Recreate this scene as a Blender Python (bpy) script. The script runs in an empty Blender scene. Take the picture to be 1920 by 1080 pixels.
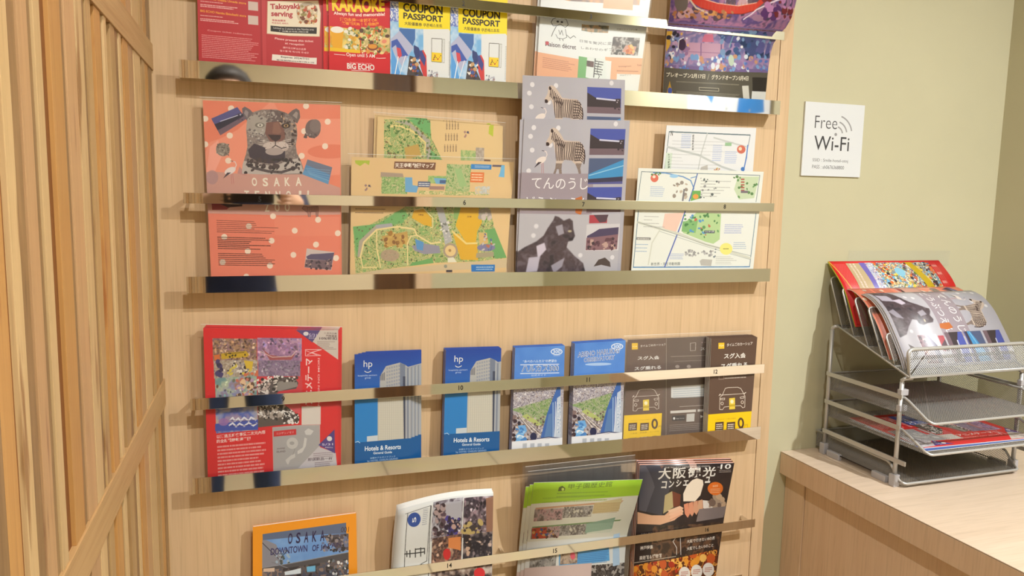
import bpy, bmesh, math, random
import numpy as np
from mathutils import Vector, Matrix
random.seed(7); rng = np.random.default_rng(7)
sc = bpy.context.scene
COL = sc.collection
PI = math.pi
# ------------------------------------------------------------------ camera (world origin on the floor below the lens)
CAMZ = 1.45
FPX, YAW, PIT, ROL = 1413.88, 0.321718, -0.120584, 0.019079
_fw = Vector((math.sin(YAW)*math.cos(PIT), math.cos(YAW)*math.cos(PIT), math.sin(PIT)))
_rt = Vector((math.cos(YAW), -math.sin(YAW), 0)); _up = _rt.cross(_fw)
CR = _rt*math.cos(ROL)+_up*math.sin(ROL); CU = -_rt*math.sin(ROL)+_up*math.cos(ROL)
cam = bpy.data.objects.new('camera', bpy.data.cameras.new('camera')); COL.objects.link(cam)
cam.matrix_world = Matrix(((CR.x, CU.x, -_fw.x, 0), (CR.y, CU.y, -_fw.y, 0), (CR.z, CU.z, -_fw.z, CAMZ), (0, 0, 0, 1)))
cam.data.sensor_width = 36; cam.data.lens = FPX/1920*36; cam.data.clip_start = 0.01
sc.camera = cam
def ray(u, v): return CR*((u-960)/FPX)-CU*((v-540)/FPX)+_fw
def at(u, v, Y):
    d = ray(u, v); return Vector((d.x*Y/d.y, Y, CAMZ+d.z*Y/d.y))
def atX(u, v, X):
    d = ray(u, v); return Vector((X, d.y*X/d.x, CAMZ+d.z*X/d.x))
# ------------------------------------------------------------------ world, lights, exposure
w = bpy.data.worlds.new('world'); sc.world = w; w.use_nodes = True
w.node_tree.nodes['Background'].inputs[0].default_value = (1.0, 0.95, 0.88, 1)
w.node_tree.nodes['Background'].inputs[1].default_value = 0.35
sc.view_settings.view_transform = 'Standard'; sc.view_settings.look = 'None'
sc.view_settings.gamma = 1; sc.view_settings.use_curve_mapping = False
sc.view_settings.exposure = -0.24
CEIL = 2.58
LIGHTS = [('downlight', (1.44, -0.22), 60, (.98, .99, 1)), ('downlight', (0.22, 0.02), 22, (1, .98, .95)),
          ('downlight', (-0.62, 0.62), 3, (1, .95, .88)), ('downlight', (.5, -1.3), 4, (1, .98, .95))]
def add_light(x, y, e, c, size=.045, z=CEIL-.03):
    l = bpy.data.lights.new('lamp', 'AREA'); l.shape = 'DISK'; l.size = size; l.energy = e; l.color = c; l.spread = PI*.9
    o = bpy.data.objects.new('lamp', l); COL.objects.link(o); o.location = (x, y, z)
    return o
for n, (x, y), e, c in LIGHTS: add_light(x, y, e, c)
_l = bpy.data.lights.new('ceiling_fill', 'AREA'); _l.shape = 'RECTANGLE'; _l.size = 1.2; _l.size_y = .6; _l.energy = 1.0; _l.color = (.97, .985, 1)  # added soft fill from the ceiling, no fitting known there
_o = bpy.data.objects.new('ceiling_fill', _l); COL.objects.link(_o); _o.location = (.75, -.75, CEIL-.02)
# ------------------------------------------------------------------ helpers
def srgb(c, a=1):
    r = []
    for x in c[:3]:
        x = x/255; r.append(x/12.92 if x <= .04045 else ((x+.055)/1.055)**2.4)
    return (*r, a)
def mat(name, col=(200, 200, 200), rough=.5, metal=0, **kw):
    m = bpy.data.materials.new(name); m.use_nodes = True
    b = m.node_tree.nodes['Principled BSDF']
    b.inputs['Base Color'].default_value = srgb(col); b.inputs['Roughness'].default_value = rough; b.inputs['Metallic'].default_value = metal
    for k, v in kw.items(): b.inputs[k.replace('_', ' ')].default_value = v
    return m
def wood(name, c1, c2, scale=(60, 60, 2.2), rough=.45, fine=True, coat=0, dark=None):
    """Straight-grained veneer: stretched noise in object space plus fine pores."""
    m = bpy.data.materials.new(name); m.use_nodes = True; t = m.node_tree; N = t.nodes; L = t.links
    b = N['Principled BSDF']; b.inputs['Roughness'].default_value = rough; b.inputs['Coat Weight'].default_value = coat; b.inputs['Coat Roughness'].default_value = .25
    tc = N.new('ShaderNodeTexCoord'); mp = N.new('ShaderNodeMapping'); mp.inputs['Scale'].default_value = scale
    g = N.new('ShaderNodeNewGeometry')
    n1 = N.new('ShaderNodeTexNoise'); n1.inputs['Scale'].default_value = 1; n1.inputs['Detail'].default_value = 4; n1.inputs['Distortion'].default_value = .6
    L.new(g.outputs['Position'], mp.inputs[0]); L.new(mp.outputs[0], n1.inputs['Vector'])
    cr = N.new('ShaderNodeValToRGB'); cr.color_ramp.elements[0].position = .3; cr.color_ramp.elements[1].position = .7
    cr.color_ramp.elements[0].color = srgb(c1); cr.color_ramp.elements[1].color = srgb(c2)
    L.new(n1.outputs['Fac'], cr.inputs[0])
    oi = N.new('ShaderNodeObjectInfo'); hs = N.new('ShaderNodeHueSaturation')
    mr = N.new('ShaderNodeMapRange'); mr.inputs[3].default_value = .93; mr.inputs[4].default_value = 1.05
    L.new(oi.outputs['Random'], mr.inputs[0]); L.new(mr.outputs[0], hs.inputs['Value']); L.new(cr.outputs[0], hs.inputs['Color'])
    out = hs.outputs[0]
    if fine:
        mp2 = N.new('ShaderNodeMapping'); mp2.inputs['Scale'].default_value = tuple(s*6 for s in scale)
        n2 = N.new('ShaderNodeTexNoise'); n2.inputs['Scale'].default_value = 1; n2.inputs['Detail'].default_value = 2
        L.new(g.outputs['Position'], mp2.inputs[0]); L.new(mp2.outputs[0], n2.inputs['Vector'])
        c3 = N.new('ShaderNodeValToRGB'); c3.color_ramp.elements[0].position = .3; c3.color_ramp.elements[0].color = (.80, .78, .75, 1)
        c3.color_ramp.elements[1].position = .5; c3.color_ramp.elements[1].color = (1, 1, 1, 1)
        mx = N.new('ShaderNodeMix'); mx.data_type = 'RGBA'; mx.blend_type = 'MULTIPLY'; mx.inputs[0].default_value = .55
        L.new(n2.outputs['Fac'], c3.inputs[0]); L.new(out, mx.inputs[6]); L.new(c3.outputs[0], mx.inputs[7]); out = mx.outputs[2]
        bp = N.new('ShaderNodeBump'); bp.inputs['Strength'].default_value = .12; bp.inputs['Distance'].default_value = .0005
        L.new(n2.outputs['Fac'], bp.inputs['Height']); L.new(bp.outputs[0], b.inputs['Normal'])
    if dark:
        mp3 = N.new('ShaderNodeMapping'); mp3.inputs['Scale'].default_value = (55, 55, 7)
        n3 = N.new('ShaderNodeTexNoise'); n3.inputs['Scale'].default_value = 1; n3.inputs['Detail'].default_value = 3
        L.new(g.outputs['Position'], mp3.inputs[0]); L.new(mp3.outputs[0], n3.inputs['Vector'])
        c4 = N.new('ShaderNodeValToRGB'); c4.color_ramp.elements[0].position = .63; c4.color_ramp.elements[0].color = (0, 0, 0, 1)
        c4.color_ramp.elements[1].position = .72; c4.color_ramp.elements[1].color = (1, 1, 1, 1)
        mx2 = N.new('ShaderNodeMix'); mx2.data_type = 'RGBA'; mx2.inputs[7].default_value = srgb(dark)
        L.new(n3.outputs['Fac'], c4.inputs[0]); L.new(c4.outputs[0], mx2.inputs[0]); L.new(out, mx2.inputs[6]); out = mx2.outputs[2]
    L.new(out, b.inputs['Base Color'])
    return m
def plaster(name, c1, c2):
    m = bpy.data.materials.new(name); m.use_nodes = True; t = m.node_tree; N = t.nodes; L = t.links
    b = N['Principled BSDF']; b.inputs['Roughness'].default_value = .6
    g = N.new('ShaderNodeNewGeometry'); n1 = N.new('ShaderNodeTexNoise'); n1.inputs['Scale'].default_value = 3; n1.inputs['Detail'].default_value = 5
    cr = N.new('ShaderNodeValToRGB'); cr.color_ramp.elements[0].position = .3; cr.color_ramp.elements[1].position = .7
    cr.color_ramp.elements[0].color = srgb(c1); cr.color_ramp.elements[1].color = srgb(c2)
    mp = N.new('ShaderNodeMapping'); mp.inputs['Scale'].default_value = (500, 500, 900)
    n2 = N.new('ShaderNodeTexNoise'); n2.inputs['Scale'].default_value = 1
    bp = N.new('ShaderNodeBump'); bp.inputs['Strength'].default_value = .15; bp.inputs['Distance'].default_value = .0006
    L.new(g.outputs['Position'], n1.inputs['Vector']); L.new(n1.outputs['Fac'], cr.inputs[0]); L.new(cr.outputs[0], b.inputs['Base Color'])
    L.new(g.outputs['Position'], mp.inputs[0]); L.new(mp.outputs[0], n2.inputs['Vector']); L.new(n2.outputs['Fac'], bp.inputs['Height']); L.new(bp.outputs[0], b.inputs['Normal'])
    return m
M = dict(
    panel=wood('maple_veneer', (197, 167, 130), (208, 179, 142), (46, 46, 1.5)),
    top=wood('pale_counter_veneer', (212, 190, 166), (222, 201, 178), (2.2, 50, 50), rough=.35, coat=.2),
    cab=wood('counter_veneer', (208, 178, 146), (216, 188, 157), (40, 40, 1.8), rough=.5),
    beam=wood('beam_oak', (176, 138, 90), (192, 156, 108), (90, 2.2, 60), rough=.5),
    back=wood('shade_dark_backing_wood', (112, 64, 20), (130, 78, 28), (60, 60, 2), rough=.6),  # dark brown carries the shade of the slat gaps in its colour
    khaki=plaster('khaki_wallpaper', (186, 181, 150), (192, 187, 156)),
    white=plaster('white_ceiling', (196, 192, 186), (202, 198, 192)),
    floor=None,
    chrome=mat('polished_steel', (225, 222, 216), .035, 1),
    steel=mat('silver_powder_coat', (190, 189, 186), .4, .45),
    mesh=mat('grey_wire_mesh', (150, 149, 146), .45, .4),
    paper=mat('paper_edge', (222, 221, 217), .7),
    black=mat('black_ink', (28, 26, 22), .5),
    dark=mat('dark_joint', (44, 32, 22), .8),
    clip=mat('translucent_plastic', (196, 194, 198), .3, 0, Transmission_Weight=.25),
)
def stone_floor():
    m = bpy.data.materials.new('cream_stone_floor'); m.use_nodes = True; t = m.node_tree; N = t.nodes; L = t.links; b = N['Principled BSDF']; b.inputs['Roughness'].default_value = .35
    g = N.new('ShaderNodeNewGeometry'); br = N.new('ShaderNodeTexBrick'); br.offset = 0; br.inputs['Scale'].default_value = 1; br.inputs['Mortar Size'].default_value = .003; br.inputs['Brick Width'].default_value = .6; br.inputs['Row Height'].default_value = .6
    br.inputs['Color1'].default_value = srgb((206, 190, 158)); br.inputs['Color2'].default_value = srgb((198, 182, 150)); br.inputs['Mortar'].default_value = srgb((90, 80, 66))
    n = N.new('ShaderNodeTexNoise'); n.inputs['Scale'].default_value = 2.5; n.inputs['Detail'].default_value = 8; n.inputs['Distortion'].default_value = 1.5
    mx = N.new('ShaderNodeMix'); mx.data_type = 'RGBA'; mx.blend_type = 'MULTIPLY'; mx.inputs[0].default_value = .25
    L.new(g.outputs['Position'], br.inputs['Vector']); L.new(g.outputs['Position'], n.inputs['Vector']); L.new(br.outputs['Color'], mx.inputs[6]); L.new(n.outputs['Color'], mx.inputs[7]); L.new(mx.outputs[2], b.inputs['Base Color']); return m
M['floor'] = stone_floor()
SLATW = [wood('slat_cream', (192, 160, 112), (204, 172, 124), (80, 80, 2.5), dark=(150, 112, 70)),
         wood('slat_orange', (180, 132, 74), (190, 142, 82), (80, 80, 2.5), dark=(160, 104, 56)),
         wood('slat_pink', (178, 140, 98), (190, 150, 106), (80, 80, 2.5), dark=(140, 100, 70)),
         wood('slat_ply', (128, 98, 62), (156, 122, 80), (80, 80, 6), dark=(110, 80, 48)),
         wood('slat_tan', (168, 134, 88), (184, 150, 100), (80, 80, 2.5), dark=(140, 100, 60))]
def clear_mat(name, f=.06, tint=(1, 1, 1), haze=0.0):
    m = bpy.data.materials.new(name); m.use_nodes = True; t = m.node_tree; N = t.nodes; L = t.links
    N.remove(N['Principled BSDF']); out = N['Material Output']
    tr = N.new('ShaderNodeBsdfTransparent'); tr.inputs[0].default_value = (*tint, 1)
    gl = N.new('ShaderNodeBsdfGlossy'); gl.inputs['Roughness'].default_value = .2
    df = N.new('ShaderNodeBsdfDiffuse'); df.inputs[0].default_value = (.8, .8, .8, 1)
    fr = N.new('ShaderNodeFresnel'); fr.inputs[0].default_value = 1.22
    mx = N.new('ShaderNodeMixShader'); mh = N.new('ShaderNodeMixShader'); mh.inputs[0].default_value = haze
    L.new(tr.outputs[0], mh.inputs[1]); L.new(df.outputs[0], mh.inputs[2])
    L.new(fr.outputs[0], mx.inputs[0]); L.new(mh.outputs[0], mx.inputs[1]); L.new(gl.outputs[0], mx.inputs[2]); L.new(mx.outputs[0], out.inputs[0])
    return m
CLEAR = clear_mat('clear_film', haze=.012); CLEAR2 = clear_mat('hazy_clear_film', haze=.035)
def link(name, me, m, parent=None, loc=None, mats=None):
    o = bpy.data.objects.new(name, me); COL.objects.link(o)
    for x in (mats or [m]): me.materials.append(x)
    if parent is not None: o.parent = parent
    if loc is not None: o.location = loc
    return o
def bm_obj(name, bm, m, parent=None, loc=None, smooth=False):
    me = bpy.data.meshes.new(name); bmesh.ops.recalc_face_normals(bm, faces=bm.faces); bm.to_mesh(me); bm.free()
    if smooth: me.polygons.foreach_set('use_smooth', [True]*len(me.polygons))
    return link(name, me, m, parent, loc)
def bx(bm, x0, x1, y0, y1, z0, z1, bev=0):
    r = bmesh.ops.create_cube(bm, size=1, matrix=Matrix.Translation(((x0+x1)/2, (y0+y1)/2, (z0+z1)/2)) @ Matrix.Diagonal((x1-x0, y1-y0, z1-z0, 1)))
    if bev:
        es = list({e for v in r['verts'] for e in v.link_edges}); bmesh.ops.bevel(bm, geom=es, offset=bev, segments=2, affect='EDGES', profile=.7)
def box(name, x0, x1, y0, y1, z0, z1, m, parent=None, bev=0):
    """box mesh; its origin at its base centre (in parent space when there is a parent)."""
    bm = bmesh.new(); cx, cy = (x0+x1)/2, (y0+y1)/2
    bx(bm, x0-cx, x1-cx, y0-cy, y1-cy, 0, z1-z0, bev)
    return bm_obj(name, bm, m, parent, (cx, cy, z0))
def tube(bm, pts, r, n=8, closed=False):
    pts = [Vector(p) for p in pts]; rings = []; k = len(pts); prev = None
    for i, p in enumerate(pts):
        a = pts[i-1] if (i or closed) else p; b = pts[(i+1) % k] if (i < k-1 or closed) else p
        d = (b-a).normalized()
        if prev is None: u = d.orthogonal().normalized()
        else: u = (prev-d*prev.dot(d)).normalized()
        prev = u; v = d.cross(u)
        rings.append([bm.verts.new(p+(u*math.cos(2*PI*j/n)+v*math.sin(2*PI*j/n))*r) for j in range(n)])
    for i in range(k if closed else k-1):
        A, B = rings[i], rings[(i+1) % k]
        for j in range(n): bm.faces.new((A[j], A[(j+1) % n], B[(j+1) % n], B[j]))
    if not closed: bm.faces.new(rings[0][::-1]); bm.faces.new(rings[-1])
def empty(name, loc, rz=0):
    o = bpy.data.objects.new(name, None); COL.objects.link(o); o.location = loc; o.rotation_euler.z = rz; o.empty_display_size = .05
    return o
def tag(o, label=None, cat=None, group=None, kind=None):
    if label: o['label'] = label
    if cat: o['category'] = cat
    if group: o['group'] = group
    if kind: o['kind'] = kind
    return o
# ------------------------------------------------------------------ the room
XL, XR, YW, YP, YR = -0.155, 1.63, 1.33, 1.305, 1.27
YB, XFL = -1.75, -1.35
tag(box('wall_rack_side', XFL-.1, XR+.1, YW, YW+.1, 0, CEIL, M['khaki']), kind='structure')
tag(box('wall_right', XR, XR+.1, YB, YW, 0, CEIL, M['khaki']), kind='structure')
tag(box('wall_left', XFL-.1, XFL, YB, YW, 0, CEIL, M['khaki']), kind='structure')
tag(box('wall_behind', .93, XR+.1, YB-.1, YB, 0, CEIL, M['khaki']), kind='structure')
tag(box('wall_behind_left', XFL-.1, .60, YB-.1, YB, 0, CEIL, mat('cream_wall', (226, 208, 176), .6)), kind='structure')
tag(box('trim_1', .84, .93, YB-.1, YB+.02, 0, CEIL, M['cab']), kind='structure')
tag(box('door_1', .60, .84, YB-.1, YB-.04, 0, CEIL, wood('dark_walnut_door', (78, 50, 28), (104, 70, 40), (50, 50, 2))), kind='structure')
tag(box('floor', XFL-.1, XR+.1, YB-.1, YW+.1, -.05, 0, M['floor']), kind='structure')
tag(box('ceiling', XFL-.1, XR+.1, YB-.1, YW+.1, CEIL, CEIL+.05, M['white']), kind='structure')
# ------------------------------------------------------------------ slatted partition on the left
T_ = empty('slatted_partition', (XL, .8, 0)); tag(T_, 'slatted wooden partition with wide horizontal beams along the left edge', 'partition')
P0 = Vector((XL, .8, 0))
def pbox(name, par, off, x0, x1, y0, y1, z0, z1, m, bev=0):
    return box(name, x0-off[0], x1-off[0], y0-off[1], y1-off[1], z0-off[2], z1-off[2], m, par, bev)
YE = .30
pbox('backing_board', T_, P0, XL-.036, XL-.0032, YE, YP, .0, 2.45, M['back'])
ZU0, ZU1, ZL0, ZL1 = CAMZ+.182, CAMZ+.221, CAMZ-.345, CAMZ-.302
Zb = [(.06, ZL0), (ZL1, ZU0), (ZU1, 2.40)]
for n, (a, b) in (('beam', (ZU0, ZU1)), ('beam', (ZL0, ZL1)), ('beam', (0.0, .06)), ('beam', (2.40, 2.45))):
    pbox(n, T_, P0, XL-.016, XL+.0025, YE, YP, a, b, M['beam'], .0008)
pbox('end_post', T_, P0, XL-.038, XL+.002, YE-.03, YE, 0, 2.45, M['beam'], .001)
# slat fronts: left/right picture columns on the row 425 turned into depths along the partition
cols = [(17, 34, 0, 0), (37, 51, 3, -.003), (53, 71, 2, 0), (74, 81, 3, -.004), (82, 94, 0, 0.0005), (111, 131, 1, 0), (133, 138, 3, -.003), (139, 157, 2, 0),
        (158.5, 171, 0, .0005), (173, 177, 3, -.003), (178, 187, 4, 0), (193, 204, 1, 0), (205.5, 208, 3, -.004), (209, 214, 0, 0.0005), (221, 229, 4, 0),
        (230.5, 235, 3, -.002), (236, 240, 0, .0005), (243.5, 252, 1, 0), (253, 261.5, 2, -.001), (262.5, 274, 0, 0), (277, 282, 4, 0), (283, 288, 1, -.001),
        (289, 294, 3, 0), (295, 300.5, 0, -.001)]
ys = [(atX(a, 425, XL).y, atX(b, 425, XL).y, k, d) for a, b, k, d in cols]
y = ys[0][0]-.012; k = 0
while y > YE+.03:
    wd = random.choice((.018, .026, .022)); ys.append((y-wd, y, (1, 3, 0, 2, 4)[k % 5], 0 if k % 2 else -.002)); y -= wd+random.choice((.003, .014)); k += 1
for (z0, z1) in Zb:
    for (y0, y1, k, d) in ys:
        pbox('slat', T_, P0, XL-.016, XL+d*.4+.0005, y0, y1, z0, z1, SLATW[k], .0006)
# ------------------------------------------------------------------ brochure rack
RX0, RX1 = -0.113, 0.9705
R_ = empty('brochure_rack', (.43, YP, 0)); tag(R_, 'maple wall rack with numbered mirror-polished steel rails holding the brochures', 'rack'); PR = Vector((.43, YP, 0))
XG = .9885
pbox('back_panel', R_, PR, XL, XG-.0008, YP, YW-.001, .10, 2.42, M['panel'])
pbox('side_stile', R_, PR, XG+.0008, 1.0185, YP, YW-.001, .10, 2.42, M['panel'], .0008)
pbox('joint', R_, PR, XG-.0008, XG+.0008, YP+.004, YW-.001, .10, 2.42, M['dark'])
NARROW = [(.3269, .3109), (-.0033, -.0199), (-.3297, -.3484), (-.6609, -.6784), (.655, .639)]
WIDE = [(.196, .1694), (-.1339, -.1599), (-.4611, -.4876), (-.788, -.816), (.525, .498)]
rails = []
for a, b in NARROW:
    r = pbox('retaining_rail', R_, PR, RX0, RX1, YR, YR+.0022, CAMZ+b, CAMZ+a, M['chrome'], .0003); rails.append(r); tag(r, 'narrow mirror-polished rail')
    for xx in (RX0+.006, .42, RX1-.010):
        bm = bmesh.new(); h = (a-b)/2
        bx(bm, -.002, .002, .0022, YP-YR, h-.0035, h+.0035)
        o = bm_obj('rail_bracket', bm, M['chrome'], r, (xx-(RX0+RX1)/2, 0, 0))
for a, b in WIDE:
    bm = bmesh.new(); cx = (RX0+RX1)/2; hw = (RX1-RX0)/2; H = a-b; th = .002
    prof = [(0, H), (th, H), (th, th), (YP-YR-th, th), (YP-YR-th, H*.55), (YP-YR, H*.55), (YP-YR, 0), (0, 0)]
    A = [bm.verts.new((-hw, p[0], p[1])) for p in prof]; B = [bm.verts.new((hw, p[0], p[1])) for p in prof]
    for i in range(len(prof)): bm.faces.new((A[i], A[(i+1) % len(prof)], B[(i+1) % len(prof)], B[i]))
    bm.faces.new(A[::-1]); bm.faces.new(B)
    o = bm_obj('shelf_rail', bm, M['chrome'], R_, Vector((cx, YR, CAMZ+b))-PR); tag(o, 'wide mirror-polished trough rail')
# ------------------------------------------------------------------ text outlines
_tc = bpy.data.curves.new('lettering', 'FONT'); _to = bpy.data.objects.new('lettering', _tc)
_cache = {}
def glyphs(s, bold=0, res=3):
    key = (s, bold)
    if key not in _cache:
        _tc.body = s; _tc.offset = bold; _tc.resolution_u = res
        m = _to.to_mesh(); m.calc_loop_triangles()
        v = np.empty(len(m.vertices)*3); m.vertices.foreach_get('co', v); v = v.reshape(-1, 3)[:, :2]
        t = np.empty(len(m.loop_triangles)*3, int); m.loop_triangles.foreach_get('vertices', t)
        T = v[t].reshape(-1, 3, 2); _to.to_mesh_clear()
        ar = (T[:, 1, 0]-T[:, 0, 0])*(T[:, 2, 1]-T[:, 0, 1])-(T[:, 1, 1]-T[:, 0, 1])*(T[:, 2, 0]-T[:, 0, 0])
        T[ar < 0] = T[ar < 0][:, ::-1]
        _cache[key] = T
    return _cache[key]
def text_mesh(name, s, h, m, parent, loc, bold=0.01, wf=1):
    """flat lettering facing -Y, centred on loc."""
    T = glyphs(s, bold).reshape(-1, 2); mn, mx = T.min(0), T.max(0); k = h/(mx[1]-mn[1]); c = (mn+mx)/2
    P = [((p[0]-c[0])*k*wf, 0, (p[1]-c[1])*k) for p in T]
    me = bpy.data.meshes.new(name); me.from_pydata(P, [], [(i, i+1, i+2) for i in range(0, len(P), 3)])
    return link(name, me, m, parent, loc)
for s, u, v, ri, zz in (('2', 869, 8, 0, 0), ('3', 1108, 34, 0, 0), ('4', 1372, 58, 0, 0), ('5', 487, 374, 1, 0), ('6', 871, 380, 1, 0), ('7', 1094, 384, 1, 0), ('8', 1359, 388, 1, 0),
                  ('9', 531, 749, 2, 0), ('10', 864, 727, 2, 0), ('11', 1103, 712, 2, 0), ('12', 1342, 694, 2, 0), ('13', 560, 1105, 3, 0), ('14', 843, 1058, 3, 0), ('15', 1041, 1029, 3, 0), ('16', 1326, 991, 3, 0)):
    p = at(u, v, YR); a, b = NARROW[ri]; r = rails[ri]
    text_mesh('number_label', s, .0085, M['black'], r, (p.x-(RX0+RX1)/2, -(.0022/2)-.0002, (a-b)/2), .018, .9)
# ------------------------------------------------------------------ counter
CT = CAMZ-.543; XC = 1.0715
C_ = empty('counter', (1.35, .9, 0)); tag(C_, 'pale wooden counter in the lower right corner under the wire organiser', 'counter'); PC = Vector((1.35, .9, 0))
pbox('worktop', C_, PC, XC, XR-.001, .35, YW-.001, CT-.0006-.0008, CT, M['top'])
pbox('fascia', C_, PC, XC, XC+.022, .35, YW-.001, CT-.049, CT-.0022, M['cab'], .0006)
pbox('apron', C_, PC, XC+.022, XR-.001, .35, YW-.001, CT-.049, CT-.0022, M['cab'])
pbox('edge_joint', C_, PC, XC+.0006, XR-.002, .351, YW-.002, CT-.0022, CT-.0014, M['dark'])
pbox('stile', C_, PC, XC+.017, XC+.06, 1.268, YW-.001, 0, CT-.049, M['cab'], .0006)
pbox('side_panel', C_, PC, XC+.020, XC+.05, .42, 1.2665, 0, CT-.049, M['cab'])
pbox('front_panel', C_, PC, XC+.05, XR-.001, .42, .45, 0, CT-.049, M['cab'])
# corners TL,TR,BR,BL of each printed sheet where it stands (used to lay out its artwork and to place it on its own plane)
Q = dict(coupon_red=[(367, -120), (613, -108), (616, 146), (373, 128)], karaoke=[(615, -110), (734, -103), (733, 158), (617, 146)],
         passport=[(731, -112), (845, -102), (843, 163), (732, 156)], maison=[(1018, -70), (1227, -54), (1194, 188), (1005, 158)],
         night=[(1263, -70), (1494, -50), (1423, 200), (1242, 190)], zoo_orange=[(380, 188), (638, 197), (641, 528), (396, 526)],
         zoomap=[(659, 294), (964, 304), (948, 522), (656, 526)], zoomap_back=[(708, 218), (943, 236), (940, 480), (700, 470)],
         zebra=[(983, 222), (1181, 226), (1163, 520), (968, 522)], area=[(1197, 315), (1432, 322), (1411, 515), (1183, 515)],
         area_back=[(1250, 235), (1418, 240), (1400, 470), (1228, 470)], theme_red=[(381, 615), (638, 619), (636, 880), (390, 905)],
         hotel_guide=[(665, 665), (771, 661), (771, 872), (665, 882)], tower_guide=[(966, 652), (1059, 648), (1054, 842), (959, 850)],
         car_share=[(1334, 635), (1420, 632), (1406, 815), (1326, 822)], car_fold=[(1177, 637), (1403, 627), (1392, 815), (1168, 832)],
         osaka_book=[(474, 988), (668, 962), (672, 1200), (474, 1230)], newspaper=[(746, 956), (925, 925), (921, 1180), (730, 1205)],
         green_leaf=[(1001, 905), (1205, 899), (1168, 1140), (975, 1160)], magazine=[(1200, 872), (1377, 868), (1333, 1150), (1183, 1165)])
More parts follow.
